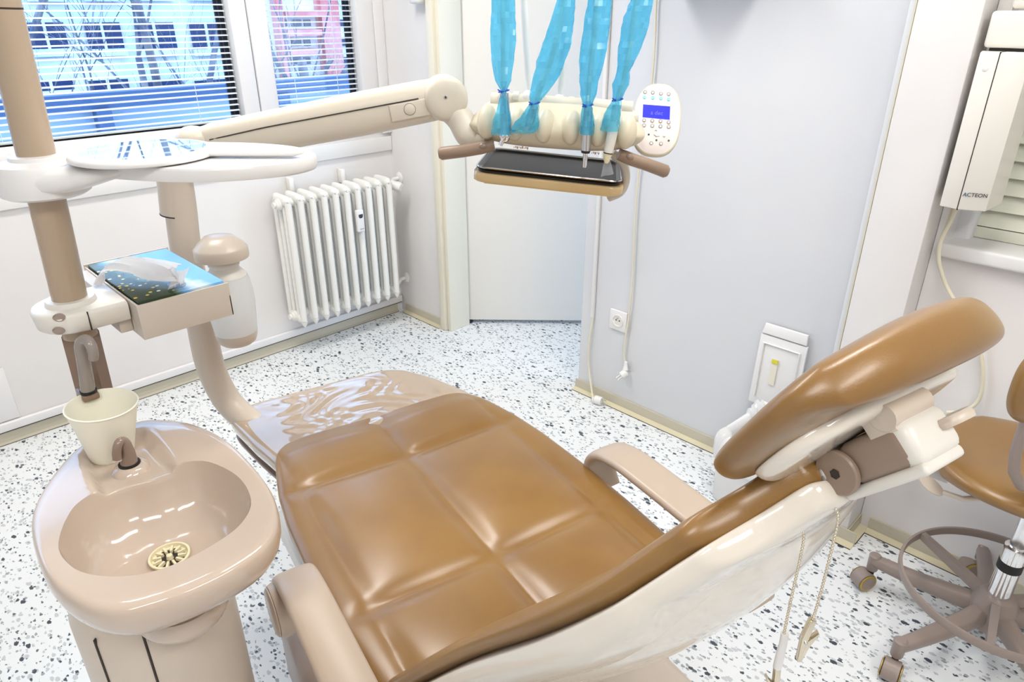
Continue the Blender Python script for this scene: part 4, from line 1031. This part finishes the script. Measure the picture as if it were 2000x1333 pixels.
# tissue box
tb0, tb1 = V((bx0 + .0055, by0_ + .0055, bz0 + .0045)), V((bx1_ - .0055, by1_ - .0065, TH + .0035))
m = MB().b2(tb0, tb1, bev=.0012); uvl = m.bm.loops.layers.uv.new('UVMap')
for f in m.bm.faces:
    for lp in f.loops:
        co = lp.vert.co; lp[uvl].uv = ((co.x - tb0.x) / .14 + (co.z - tb1.z) * 6, (co.y - tb0.y) / .24 * 1.7)
tbx = thing('tissue_box', 'tissue box printed with a blue sky over a yellow flower meadow', 'tissue box', (tb0 + tb1) / 2 - ZA * .03)
link('carton', m, M['print'], tbx)
oc = aZ(345, 556, tb1.z)
link('opening', MB().lathe(V((oc.x, oc.y, tb1.z + .0002)), ZA, [(.5, 0), (.5, .0004)], 32, sx=.026, sy=.07 * .6), M['clearfilm'], tbx)
def tis():
    m = MB(); tz_ = tb1.z
    spine_ = [(345, 556, .004), (338, 540, .018), (322, 528, .030), (296, 519, .034), (262, 511, .040), (232, 510, .040), (210, 522, .028), (193, 546, .010), (186, 556, .004)]
    widt = [.012, .028, .038, .040, .036, .030, .024, .015, .003]
    pts = []; ws = []
    for (x, y, h), w1 in zip(spine_, widt): pts.append(aZ(x, y, tz_ + h)); ws.append(w1)
    sp_ = spline(pts, 5); n = len(sp_); rows = []
    for i, p in enumerate(sp_):
        tt = i / (n - 1); wv = interp([(k / 8, a) for k, a in enumerate(ws)], tt)
        tg = (sp_[min(i + 1, n - 1)] - sp_[max(i - 1, 0)]).normalized(); sd = tg.cross(ZA).normalized()
        if sd.dot(W(0, 1, 0)) < 0: sd = -sd
        row = []
        for k in range(13):
            f = k / 12 * 2 - 1
            q = p + sd * (f * wv) + ZA * (-.010 * f * f * (1 - .5 * tt) + .004 * sin(f * 7 + tt * 6) * (1 - tt) + .003 * sin(f * 13 + 2))
            row.append(V((q.x, q.y, max(q.z, tz_ + .0012))))
        rows.append(row)
    m.quad_strip(rows, closed=False)
    bmesh.ops.solidify(m.bm, geom=list(m.bm.faces), thickness=.0003)
    # second fold standing up at the opening
    rows = []
    for i in range(9):
        t_ = i / 8; row = []
        for k in range(11):
            f = k / 10 * 2 - 1; p = aZ(345 + f * 14 * (.5 + t_) + 4, 556 - 26 * t_ - 6 * abs(f) * t_, tz_ + .002 + .026 * t_)
            row.append(p + W(0, -.006 * sin(f * 5 + 1) * t_, .002 * sin(f * 9)))
        rows.append(row)
    m.quad_strip(rows, closed=False)
    return m
tag(link('tissue', tis(), M['tissue'], ang=60), 'white paper tissue pulled out of the printed box', 'tissue')
# ------------------------------------------------------------------ delivery unit
du = thing('delivery_unit', 'dentist instrument unit on a jointed arm and curved column beside the chair', 'dental unit', aV(400, 700, 1.53))
CV = 1.531
cpts = [aV(342, 338, CV), aV(352, 400, CV), aV(362, 480, CV), aV(377, 560, CV), aV(392, 625, CV), aV(399, 665, CV), aV(408, 705, CV), aV(424, 748, CV + .0), aV(450, 790, CV - .01), aV(490, 825, CV - .03), aV(540, 850, CV - .05)]
link('support_column', MB().tube(spline(cpts, 6), .0335, 36), M['beige'], du, ang=60)
up = aV(333, 290, CV)
link('column_head', MB().tube([aV(345.6, 417, CV), up], .0345, 36), M['beige'], du, ang=60)
link('column_joint', MB().tube([aV(345.5, 419, CV), aV(345.3, 416.5, CV)], .0349, 36), M['seam'], du)
# elbow
ez = aV(375, 285, CV).z
eb = W(UV(up).x, CV, ez)
link('lower_link', MB().box((W(UV(up).x, CV, ez - .005) + W(UV(up).x + .08, CV + .02, ez - .005)) / 2, (.14, .075, .04), (W(1, .2, 0).normalized(), W(-.2, 1, 0).normalized(), ZA), bev=.018, seg=4), M['armp'], du)
dm = aV(376, 262, CV); link('elbow_dome', MB().lathe(V((dm.x, dm.y, dm.z - .028)), ZA, [(.036, -.02), (.038, .01), (.036, .024), (.028, .036), (.015, .043), (.003, .045)], 40), M['armp'], du, ang=60)
# spring arm
A0 = aV(378, 283, CV + .005); B0 = aV(866, 191, 1.62); ax = (B0 - A0).normalized(); side = ax.cross(ZA).normalized()
if side.dot(_f) > 0: side = -side
upv = side.cross(ax)
if upv.z < 0: upv = -upv
def armring(f, n=28, grow=0.0, lo=-pi, hi=pi):
    h = interp([(0, .022), (.08, .036), (.3, .043), (.65, .046), (.92, .045), (1, .043)], f) + grow; wd = interp([(0, .022), (.1, .034), (1, .038)], f) + grow
    dz = interp([(0, .004), (.3, -.002), (1, .0)], f)
    out = []
    for k in range(n):
        a = 2 * pi * k / n; c_, s_ = cos(a), sin(a); hh = h * (1.0 if s_ > 0 else 1.0)
        out.append(A0 + (B0 - A0) * f + side * (wd * math.copysign(abs(c_) ** .75, c_)) + upv * (hh * math.copysign(abs(s_) ** .8, s_) + dz))
    return out
link('spring_arm', MB().quad_strip([armring(f / 20) for f in range(21)]), M['armp'], du, ang=60)
sm_ = MB(); sp_ = [A0 + (B0 - A0) * f + side * (interp([(0, .022), (.1, .034), (1, .038)], f) * .985 + .0006) + upv * (interp([(0, .006), (.3, .012), (1, .012)], f)) for f in [k / 12 * .82 + .08 for k in range(13)]]
sm_.tube(sp_, .0014, 6); link('arm_joint_line', sm_, M['seam'], du)
ac = aV(798, 208, 1.615) + side * .0; fB = (ac - A0).dot(ax) / (B0 - A0).length
pc_ = A0 + (B0 - A0) * fB + side * .0385 - upv * .006
link('arm_cover_plate', MB().box(A0 + (B0 - A0) * .87 + side * .0365 - upv * .008, (.10, .006, .036), (ax, side, upv), bev=.0028, seg=3), M['armp'], du)
link('arm_button', MB().lathe(A0 + (B0 - A0) * .858 + side * .0395 - upv * .006, side, [(.0118, -.001), (.0118, .0010), (.0105, .0018)], 28), M['armp'], du)
link('button_ring', MB().lathe(A0 + (B0 - A0) * .858 + side * .0395 - upv * .006, side, [(.0126, -.0005), (.0126, .0004)], 28), M['seam'], du)
# pivot
jn = (side * .96 + ax * .05).normalized()
link('pivot_joint', MB().lathe(B0 - side * .045, jn, [(.030, 0), (.044, .006), (.0475, .02), (.0475, .078), (.044, .088), (.036, .0925), (.020, .0935)], 48), M['armp'], du, ang=60)
link('pivot_screw', MB().lathe(B0 + jn * .0485 + upv * .006, jn, [(.0042, 0), (.0042, .0012), (.003, .0015)], 20), M['steel'], du)
link('pivot_screw_hole', MB().lathe(B0 + jn * .0499 + upv * .006, jn, [(.0022, 0), (.0022, .0005)], 6), M['seam'], du)
neck = spline([B0 + upv * -.012, aV(898, 232, 1.60), aV(915, 262, 1.58), aV(935, 276, 1.57), aV(955, 272, 1.56)], 6)
link('curved_link', MB().tube(neck, [interp([(0, .030), (.5, .030), (1, .022)], i / (len(neck) - 1)) for i in range(len(neck))], 28), M['armp'], du, ang=60)
# head body
HV = 1.545
hx_ = (W(1, -.16, 0) + ZA * -.045).normalized(); hy_ = -(W(.16, 1, 0).normalized()); hz_ = hx_.cross(hy_)
if hz_.z < 0: hz_ = -hz_
H0 = aV(1086, 247, HV)
fr_ = (hy_ * .86 - hz_ * 0.0).normalized()
rings = []
for k in range(33):
    a = sin(pi / 2 * (-1 + 2 * k / 32)); e = max(0, 1 - abs(a) ** 3.2) ** .5; e = max(e, .03)
    rg_ = []
    for q in range(28):
        t = 2 * pi * q / 28; c_, s_ = cos(t), sin(t)
        dy = .058 * e * c_; dz = .046 * e * s_
        if s_ > 0: dy -= .020 * s_
        rg_.append(H0 + hx_ * (a * .189) + hy_ * dy + hz_ * (dz - .006 * (1 - e)))
    rings.append(rg_)
M['headp'] = add_bump(mat('unit_head_plastic', srgb(214, 204, 180), .34), 100, .05, .0003)
hd_ = link('holder_body', MB().quad_strip(rings), M['headp'], du, ang=70)
for px, py in ((946, 236), (1004, 240), (1062, 241), (1116, 246), (1170, 250), (1224, 252)):
    c_ = aV(px, py, HV - .05); u_ = (c_ - H0).dot(hx_)
    cc2 = H0 + hx_ * u_ + hy_ * .041 + hz_ * .006
    link('holder_bump', MB().ell(cc2, (hx_, (hy_ * .8 + hz_ * .3).normalized(), (hz_ * .9 - hy_ * .35).normalized()), (.0215, .028, .036), 22, 14), M['headp'], hd_, ang=80)
# rear deck with hose swivels
deck = MB(); r0 = aV(960, 196, HV + .05); r1 = aV(1235, 214, HV + .01)
deck.tube([r0, r1], .017, 20); deck.box((r0 + r1) / 2 - hz_ * .018 - hy_ * .0, ((r1 - r0).length + .03, .06, .03), (hx_, hy_, hz_), bev=.012, seg=3)
link('rear_deck', deck, M['armp'], du, ang=60)
for px, py in ((985, 186), (1032, 188), (1092, 196), (1142, 200), (1196, 206)):
    c_ = aV(px, py, HV + .035); link('hose_swivel', MB().ell(c_, (hx_, hy_, hz_), (.013, .013, .0125), 20, 12), M['white'], du, ang=80)
    c2_ = c_ + hx_ * .020; link('swivel_collar', MB().tube([c2_, c2_ + hx_ * .012], .0095, 16), M['offwhite'], du)
for pl in (((1035, 190), (1030, 120), (1025, 40), (1022, -30)), ((1093, 196), (1099, 120), (1103, 40), (1105, -40))):
    link('arm_rod', MB().tube(spline([aV(x, y, HV + .04) for x, y in pl], 5), .0075, 14), M['white'], du, ang=60)
# handles
M['handle2'] = M['brownh']
for pl, v0 in ((((965, 283), (940, 289), (905, 295), (862, 300)), HV - .02), (((1208, 301), (1232, 311), (1262, 321), (1300, 335)), HV - .045)):
    pts = [aV(x, y, v0) for x, y in pl]
    d_ = (pts[-1] - pts[-2]).normalized(); pts.append(pts[-1] + d_ * .006)
    h_ = link('grab_handle', MB().tube(pts, [.012, .0135, .0135, .0140, .0095], 24), M['handle2'], du, ang=50)
    b_ = pts[1] - _f * .0128 + d_ * -.004
    link('brake_button', MB().ell(b_, (d_, _f, _f.cross(d_)), (.009, .004, .006), 18, 10), M['tapb'], h_)
# tray holder
TV = UV(aZ(920, 345, 1.165)).y
T00 = aZ(921, 352, 1.160); T10 = aV(1216, 384, TV - .055)
tx = (T10 - T00).normalized(); tlen = (T10 - T00).length
tyv = W(.17, 1, 0); tyv = (tyv - tx * tyv.dot(tx)).normalized(); tzv = tx.cross(tyv)
if tzv.z < 0: tzv = -tzv
TD = .245; tc_ = T00 + tx * tlen / 2 + tyv * TD / 2
poly = rrect(tc_ - tzv * .004, tx, tyv, tlen / 2, TD / 2, .03, 8)
hld = MB().prism(poly, tzv * .021, bev=.007, seg=4)
link('tray_holder', hld, M['wood'], du, ang=50)
bp = [aV(1196, 300, HV - .0), aV(1216, 318, HV + .0), aV(1222, 345, HV + .02), aV(1213, 372, HV + .03), aV(1190, 384, HV + .05)]
link('holder_bracket', MB().tube(spline(bp, 6), .0125, 20, flat=.8), M['armp'], du, ang=60)
# small stamped letters under the head
for px, nn_ in ((1004, 9), (1156, 5)):
    q_ = aV(px, 288 if px < 1100 else 299, HV - .045); mk = MB()
    for k in range(nn_): mk.box(q_ + hx_ * (.0036 * k) + hz_ * .001 * (k % 2), (.0014 + .0008 * (k % 3), .0004, .0030 + .001 * ((k * 7) % 3)), (hx_, hy_, hz_))
    link('stamped_mark', mk, M['copper'], du)['kind'] = 'stuff'

it = thing('instrument_tray', 'dark polished metal tray resting in the tan holder under the instruments', 'instrument tray', tc_)
tt_ = tc_ + tzv * .0125; rings = []
for (g, dz) in ((-.003, .010), (.0, .0145), (-.004, .0165), (-.010, .0155), (-.017, .004), (-.024, .0022)):
    rings.append(rrect(tt_ + tzv * dz, tx, tyv, tlen / 2 - .004 + g, TD / 2 - .004 + g, .028, 8))
m = MB().quad_strip(rings, True, False, True); link('tray_pan', m, M['trayd'], it, ang=50)
rim = rrect(tt_ + tzv * .0165, tx, tyv, tlen / 2 - .006, TD / 2 - .006, .027, 8)
link('tray_rim', MB().tube(rim + [rim[0]], .0024, 8, cap=False), M['trayrim'], it)
und = MB().prism(rrect(tt_ + tzv * .0048, tx, tyv, tlen / 2 - .009, TD / 2 - .009, .026, 8), tzv * .0062); link('tray_shadow_band', und, M['black'], it)  # black band painting in the thin shadow below the tray rim

# control pad
KV = 1.60
pcx = aV(1283, 234, KV)
kx = (W(1, -.12, 0) - ZA * .06).normalized(); kn = (W(-.10, -1, 0) + ZA * .55).normalized(); ky = kn.cross(kx).normalized()
if ky.z < 0: ky = -ky
kx = ky.cross(kn).normalized()
if kx.dot(W(1, 0, 0)) < 0: kx = -kx
def egg(rx, ry, off, n=56):
    out = []
    for k in range(n):
        a = 2 * pi * k / n; c_, s_ = cos(a), sin(a); p_ = 2.5
        x = rx * math.copysign(abs(c_) ** (2 / p_), c_) * (1 - .05 * s_); y = ry * math.copysign(abs(s_) ** (2 / p_), s_)
        out.append(pcx + kx * x + ky * y + kn * off)
    return out
sc = 1.62 / FPX
rx, ry = 44.5 * sc, 64 * sc * 1.08
pad = link('control_pad', MB().quad_strip([egg(rx * .9, ry * .92, -.022), egg(rx * .99, ry * .99, -.012), egg(rx, ry, -.004), egg(rx * .985, ry * .985, .001), egg(rx * .95, ry * .96, .003)]), M['headp'], du, ang=50)
link('pad_face', MB().quad_strip([egg(rx * .94, ry * .95, .003), egg(rx * .93, ry * .94, .0036)]), M['padface'], pad)
def onpad(px, py, off=.0):
    d = ray(px, py); p0 = pcx + kn * (.0038 + off); return EYEP + d * ((p0 - EYEP).dot(kn) / d.dot(kn))
scr = link('screen', MB().prism([onpad(1256, 204), onpad(1309, 208), onpad(1308, 234), onpad(1255, 229)], kn * .0006), M['screen'], pad)
text('screen_text', 'a dec', onpad(1283, 221, .0012), kx, ky, .013, M['scrtext'], scr)
def ring_(px, py, m1, r_=.0042, dot=None):
    c_ = onpad(px, py); o_ = link('button', MB().lathe(c_, kn, [(r_, 0), (r_, .0008), (r_ * .75, .0011), (r_ * .7, .0008)], 18), m1, pad)
    link('button_mark', MB().lathe(c_ + kn * .0006, kn, [(r_ * .62, 0), (r_ * .62, .0003)], 14), M['padface'] if dot is None else dot, o_)
for x, y in ((1260, 180), (1275, 181), (1291, 183), (1306, 184)): ring_(x, y, M['greybtn'])
for x, y in ((1259, 190), (1275, 191), (1291, 192), (1306, 194)): ring_(x, y, M['bluebtn'], dot=M['bluebtn'])
for x, y in ((1258, 235), (1274, 236), (1290, 237), (1306, 239), (1258, 245), (1274, 246), (1290, 247), (1306, 248)): ring_(x, y, M['greybtn'])
for x, y in ((1272, 280), (1291, 281)): ring_(x, y, M['greybtn'])
for x, y in ((1267, 263), (1282, 274), (1306, 275)): link('indicator_dot', MB().lathe(onpad(x, y), kn, [(.0022, 0), (.0022, .0005)], 12), M['ink'], pad)
link('chair_symbol', MB().tube([onpad(1277, 263, .0004), onpad(1282, 267, .0004), onpad(1288, 266, .0004)], .0007, 6), M['greybtn'], pad)
for x in (1281, 1297): link('arrow_mark', MB().tube([onpad(x - 2, 256 if x < 1290 else 266, .0003), onpad(x, 254 if x < 1290 else 268, .0003), onpad(x + 2, 256 if x < 1290 else 266, .0003)], .0006, 5), M['greybtn'], pad)
link('pad_bracket', MB().tube([pcx - kn * .02 - ky * .01, pcx - kn * .025 - ky * .02 - kx * .06], .014, 18), M['armp'], du)

# handpieces in blue barrier film
def sleeve(rows, v, seed, tie):
    # rows: (centre px x, px y, half width px); flattened wrinkled film tube
    m = MB(); n = 18; rings = []; rn = random.Random(int(seed))
    rw_ = []
    for i in range(len(rows) - 1):
        a, b = rows[i], rows[i + 1]; st = max(2, int(abs(b[1] - a[1]) / 11))
        for k in range(st): t = k / st; rw_.append([a[j] + (b[j] - a[j]) * t for j in range(3)])
    rw_.append(rows[-1])
    for (x, y, h) in rw_:
        c_ = aV(x, y, v); s_ = 1.5 / FPX * 1.02; rg_ = []
        thin = .0125 + (.0035 if y > 190 else 0) - (.004 if 170 < y < 210 and h < 10 else 0)
        for k in range(n):
            a = 2 * pi * k / n
            nz = noise.noise(V((cos(a) * 2.2 + seed, y * .045, sin(a) * 2.2))) + .6 * noise.noise(V((cos(a) * 5 + seed, y * .12, sin(a) * 5)))
            rr = 1 + .16 * nz * (1 if y > 120 else .6)
            rg_.append(c_ + _r * (cos(a) * h * s_ * rr) + W(0, 1, 0) * (sin(a) * thin * (1 + .35 * nz) + .006 * nz + .0050 * rn.uniform(-1, 1)))
        rings.append(rg_)
    m.quad_strip(rings, True, False, False); return m
specs = [
    ('leftmost hanging instrument, steel syringe with a two-button tip in blue film', [(983, -45, 20), (983, 0, 20), (983, 80, 22.5), (982, 130, 18.5), (983, 158, 14), (984, 178, 4.5)], [(984, 178, 4.5), (983, 205, 10), (981, 235, 16), (979, 262, 19.5)],
     [(1000, -45), (983, 0), (983, 80), (983, 140), (984, 178)], 'syringe', 1.478),
    ('second hanging instrument from the left, short handpiece still inside loose blue film', [(1112, -45, 15), (1106, 0, 16), (1098, 40, 20), (1085, 95, 25), (1068, 145, 24), (1054, 178, 17), (1043, 202, 8)], [(1043, 202, 8), (1037, 220, 14), (1030, 238, 21), (1025, 252, 24), (1022, 259, 20)],
     [(1104, -45), (1101, 0), (1083, 90), (1060, 160), (1044, 202)], 'short', 1.472),
    ('third hanging instrument from the left, long steel motor handpiece below blue film', [(1180, -45, 20), (1172, 0, 21), (1160, 95, 23), (1154, 135, 20), (1150, 160, 17), (1149, 185, 14), (1147, 206, 8)], [(1147, 206, 8), (1147, 225, 11), (1147, 245, 13.5), (1146, 262, 12)],
     [(1170, -45), (1166, 0), (1158, 90), (1152, 150), (1148, 206)], 'motor', 1.462),
    ('rightmost hanging instrument, ivory handpiece with a clear fan-shaped tip below blue film', [(1262, -45, 20), (1254, 0, 19), (1240, 55, 23), (1227, 105, 18), (1217, 140, 11), (1213, 165, 14), (1205, 195, 8)], [(1205, 195, 8), (1200, 212, 12), (1194, 235, 16), (1191, 255, 16)],
     [(1250, -45), (1243, 0), (1231, 80), (1219, 150), (1206, 195)], 'curing', 1.455)]
for lb, upr, lwr, hose, kind, v in specs:
    t = thing('dental_handpiece', lb, 'dental handpiece', aV(hose[-1][0], 290, v), 'instruments hanging from the unit')
    link('hose', MB().tube(spline([aV(x, y, v) for x, y in hose], 6), .0055 if kind != 'curing' else .005, 12), M['offwhite'], t, ang=60)
    link('barrier_sleeve', sleeve(upr + lwr[1:], v, len(lb) * 1.7, None), M['sleeve'], t, ang=15)
    tx0, ty0 = hose[-1]; c_ = aV(tx0, ty0, v)
    tie = MB(); rg_ = [c_ + _r * (cos(a) * .0105) + W(0, 1, 0) * (sin(a) * .0095) + ZA * (.002 * cos(a * 1)) for a in [2 * pi * k / 20 for k in range(21)]]
    tie.tube(rg_, .0014, 8, cap=False); tie.ell(c_ - W(0, 1, 0) * .010 - _r * .005, (XA, YA, ZA), (.003, .003, .0028), 10, 8)
    tie.tube([c_ - W(0, 1, 0) * .010 - _r * .005, c_ - W(0, 1, 0) * .012 - _r * .012 + ZA * .004], .0013, 6)
    link('twist_tie', tie, M['blue_tie'], t)
    P = lambda x, y: aV(x, y, v)
    if kind == 'syringe':
        link('body', MB().tube([P(985, 182), P(986, 210), P(987, 240), P(987, 262)], [.009, .0105, .011, .0115], 24), M['steel'], t, ang=60)
        tp__ = link('tip', MB().ell(P(986, 266), (_r, _f, _u), (.0115, .012, .0125), 24, 14), M['chrome'], t)
        link('nozzle', MB().tube([P(984, 270), P(977, 284)], .0045, 16), M['chrome'], tp__)
        for dx in (-3.2, 4.2): link('push_button', MB().ell(P(986 + dx, 264) - W(0, 1, 0) * .0105, (_r, _f, _u), (.0034, .003, .0036), 14, 8), M['steel'], tp__)
    elif kind == 'short':
        link('body', MB().tube([P(1044, 206), P(1038, 225), P(1034, 240)], [.0095, .0095, .009], 24), M['steel'], t, ang=60)
        link('coupling', MB().tube([P(1034, 240), P(1031, 249), P(1030, 252), P(1029, 257)], [.0062, .0062, .0035, .003], 20), M['steel'], t)
    elif kind == 'motor':
        link('body', MB().tube([P(1149, 210), P(1147, 240), P(1145, 262), P(1144, 294)], [.0095, .010, .0100, .0098], 32), M['steel'], t, ang=60)
        link('collar', MB().tube([P(1144, 294), P(1143.5, 299)], [.0100, .0086], 32), M['black'], t)
        link('coupling', MB().tube([P(1143.5, 298), P(1143, 305), P(1142, 323), P(1141.5, 327)], [.0052, .0042, .0046, .0036], 24), M['chrome'], t)
        rgm = MB()
        for k in range(3): a_ = P(1143.2 - k * .2, 304 + k * 3.4); rgm.tube([a_, a_ + (P(1141, 327) - P(1143, 300)).normalized() * .0012], .0053, 20)
        link('coupling_rings', rgm, M['steel'], t)
    else:
        link('body', MB().tube([P(1206, 205), P(1200, 240), P(1194, 270), P(1188, 298)], [.0095, .0105, .0105, .0092], 32), M['offwhite'], t, ang=60)
        link('collar', MB().tube([P(1188, 298), P(1187.6, 300)], .0096, 32), M['black'], t)
        link('nose', MB().tube([P(1187.5, 300), P(1185, 314), P(1184.5, 319)], [.0088, .0062, .0035], 28), M['ivory'], t)
        fm = MB(); rows = []
        for k in range(6):
            f = k / 5; rows.append([P(1186 + a * (6 + 7 * f) , 314 + 29 * f - 2.5 * a * f) + W(0, 1, 0) * (.003 * sin(a * 4 + f * 3) * f) for a in (-1, -.6, -.2, .2, .6, 1)])
        fm.quad_strip(rows, closed=False); bmesh.ops.solidify(fm.bm, geom=list(fm.bm.faces), thickness=.0006)
        link('clear_fan_tip', fm, M['clearfilm'], t)

# water bottle on the column
wb = thing('water_bottle_unit', 'frosted water bottle hanging from a domed beige cap on the column', 'water bottle', aV(452, 668, 1.47))
bv = 1.465
cc_ = aV(446, 500, bv); top_ = aV(436, 452, bv).z; b0_ = aV(455, 668, bv).z
cl = MB(); cxy = W(UV(aV(437, 500, bv)).x, bv, 0)
rings = []
for (r, z) in ((.044, cc_.z - .006), (.0525, cc_.z - .004), (.0535, cc_.z + .002), (.053, cc_.z + .018), (.050, cc_.z + .022), (.043, cc_.z + .030), (.028, top_ - .012), (.008, top_ - .009)):
    rings.append([cxy + W(cos(a) * r - (.008 if cos(a) < 0 else 0), sin(a) * r * 1.0, 0) + ZA * z for a in [2 * pi * k / 44 for k in range(44)]])
cl.quad_strip(rings); cap_ = link('bottle_head', cl, M['beige'], wb, ang=60)
bx = W(UV(aV(446, 560, bv)).x, bv - .002, 0); zt_ = cc_.z - .008
link('bottle_neck', MB().lathe(bx + ZA * zt_, -ZA, [(.020, -.006), (.030, .000), (.034, .006), (.033, .012), (.030, .016), (.034, .024), (.042, .032), (.045, .038)], 44), M['offwhite'], wb, ang=60)
hh = zt_ - b0_
link('bottle', MB().lathe(bx + ZA * zt_, -ZA, [(.0445, .036), (.0485, .05), (.0520, .08), (.0525, .105), (.050, .135), (.0465, hh - .028)], 48), M['bottle'], wb, ang=60)
link('bottle_base', MB().lathe(bx + ZA * zt_, -ZA, [(.0470, hh - .030), (.0455, hh - .018), (.041, hh - .006), (.034, hh), (.01, hh + .001)], 48), M['beige'], wb, ang=60)

# ------------------------------------------------------------------ stool
sc_ = V((1.785, .06, 0))
sl = thing('dentist_stool', 'wheeled stool with tan seat, foot ring and taupe five-star base', 'stool', sc_)
def seat2(u, v, m):
    a = V((sc_.x + .022 + u * .205, sc_.y + .018 + v * .215, .535))
    rr = u * u + v * v
    return a, ZA, .020 + .006 * rr - .010 * math.exp(-rr * 5), .040
link('seat', MB().pillow(seat2, 40, 40, k=2.4, q=5, p=2.0), M['leather'], sl, ang=180, sub=1)
link('gas_column', MB().lathe(sc_, ZA, [(.026, .12), (.026, .33), (.018, .331), (.018, .50)], 32), M['chrome'], sl)
link('column_band', MB().lathe(sc_ + ZA * .262, ZA, [(.0268, 0), (.0268, .025)], 32), M['black'], sl)
link('seat_bracket', MB().box(sc_ + ZA * .488, (.17, .14, .018), bev=.006), M['stoolp'], sl)
link('hub', MB().lathe(sc_, ZA, [(.035, .075), (.05, .085), (.052, .15), (.040, .175), (.030, .178)], 32), M['stoolp'], sl)
a0 = math.atan2(.342 - sc_.y, 1.794 - sc_.x)
a1 = math.atan2(.195 - sc_.y, 1.526 - sc_.x)
offs = [a0, a1, a1 + R(74), a1 + R(146), a0 - R(72)]
for i, a in enumerate(offs):
    d = V((cos(a), sin(a), 0)); s_ = V((-sin(a), cos(a), 0)); LN = .285
    rings = []
    for k in range(11):
        f = k / 10; r = .03 + (LN - .03) * f; z = .125 - .030 * f - .006 * sin(f * pi); hw = .024 - .008 * f; hh_ = .026 - .010 * f
        rings.append([sc_ + d * r + s_ * (hw * math.copysign(abs(cos(t)) ** .6, cos(t))) + ZA * (z + hh_ * math.copysign(abs(sin(t)) ** .7, sin(t))) for t in [2 * pi * q / 16 for q in range(16)]])
    lg = link('leg', MB().quad_strip(rings), M['stoolp'], sl, ang=50)
    link('leg_end', MB().lathe(sc_ + d * LN + ZA * .062, ZA, [(.013, 0), (.015, .004), (.016, .05), (.012, .054)], 20), M['stoolp'], lg)
    ca = a + (.5, -.7, 1.2, .3, 2.0)[i] if i > 1 else a + (R(60), R(35))[i]
    cd = V((cos(ca), sin(ca), 0)); cs_ = V((-sin(ca), cos(ca), 0)); c0_ = sc_ + d * (LN + .002) + cd * .018 + ZA * .0295
    cst = link('caster', MB().lathe(c0_ - cs_ * .021, cs_, [(.020, 0), (.0285, .003), (.0285, .039), (.020, .042)], 32), M['stoolp'], sl)
    link('caster_stem', MB().tube([sc_ + d * LN + ZA * .066, sc_ + d * LN + ZA * .045], .008, 12), M['black'], cst)
    for sg in (-1, 1):
        link('wheel_rim', MB().lathe(c0_ + cs_ * sg * .021, cs_ * sg, [(.0260, 0), (.0260, .0012), (.0215, .0018)], 32), M['brass'], cst)
        link('wheel_cap', MB().lathe(c0_ + cs_ * sg * .0215, cs_ * sg, [(.0205, 0), (.0205, .0022), (.0185, .003)], 32), M['stoolp'], cst)
RC = V((1.765, .062, .205)); RR = .218; rings = []
for k in range(72):
    a = 2 * pi * k / 72; d = V((cos(a), sin(a), 0))
    rings.append([RC + d * (RR + x) + ZA * z for x, z in ((-.003, -.011), (.003, -.011), (.0045, -.006), (.0045, .006), (.003, .011), (-.003, .011), (-.0045, .006), (-.0045, -.006))])
m = MB(); m.quad_strip(rings + [rings[0]], True, False, False); link('foot_ring', m, M['stoolp'], sl, ang=50)
for a in (R(68), R(188), R(308)):
    d = V((cos(a), sin(a), 0)); s_ = V((-sin(a), cos(a), 0)); rings = []
    for k in range(7):
        f = k / 6; p = sc_ + ZA * .15 + (RC + d * (RR - .004) - sc_ - ZA * .15) * f + d * .0
        rings.append([p + s_ * x * (1 - .2 * f) + ZA * z * (1.3 - .5 * f) for x, z in ((-.010, -.012), (.010, -.012), (.010, .012), (-.010, .012))])
    link('ring_spoke', MB().quad_strip(rings), M['stoolp'], sl)
lv = [sc_ + V((-.02, .06, .492)), aV(1850, 965, UV(sc_).y - .0), aV(1815, 955, UV(sc_).y - .02)]
lv = [sc_ + ZA * .485, aZ(1880, 975, .47), aZ(1842, 962, .468)]
link('height_lever', MB().tube(lv, [.006, .0065, .006], 14), M['beige'], sl)
pd = aZ(1818, 948, .468); pdl = (aZ(1842, 962, .468) - pd).normalized()
link('lever_paddle', MB().lathe(pd, (ZA * .8 + W(-.2, -1, 0)).normalized(), [(.024, -.003), (.026, 0), (.024, .004), (.018, .0035)], 32, ex=pdl, sx=1.3, sy=.62), M['beige'], sl)
tg = aZ(1832, 922, .462)
tgo = link('hang_tag', MB().box(tg, (.062, .004, .040), ((_r * .93 - _u * .36), _f, (_u * .93 + _r * .36)), bev=.0015), M['white'], sl)
link('pen_mark', MB().tube(spline([tg - _f * .0022 + _r * (-.016 + .004 * k) + _u * (.010 - .0014 * k + .0014 * (k % 2)) for k in range(9)], 3), .0006, 5), M['ink'], tgo)
bk = aV(2040, 752, 1.19)
def sbk(u, v, m): return bk + _r * (u * .066) + ZA * (v * .085), W(-.25, -1, 0).normalized(), .028, .012
link('backrest', MB().pillow(sbk, 30, 30, k=2.6, q=5, p=2), M['leather'], sl, ang=180)
link('backrest_arm', MB().tube(spline([sc_ + ZA * .49 + V((.02, -.02, 0)), sc_ + V((.13, -.20, .50)), V((bk.x + .02, bk.y - .02, .60)), bk + W(.02, .03, -.02)], 6), .011, 14), M['stoolp'], sl, ang=60)
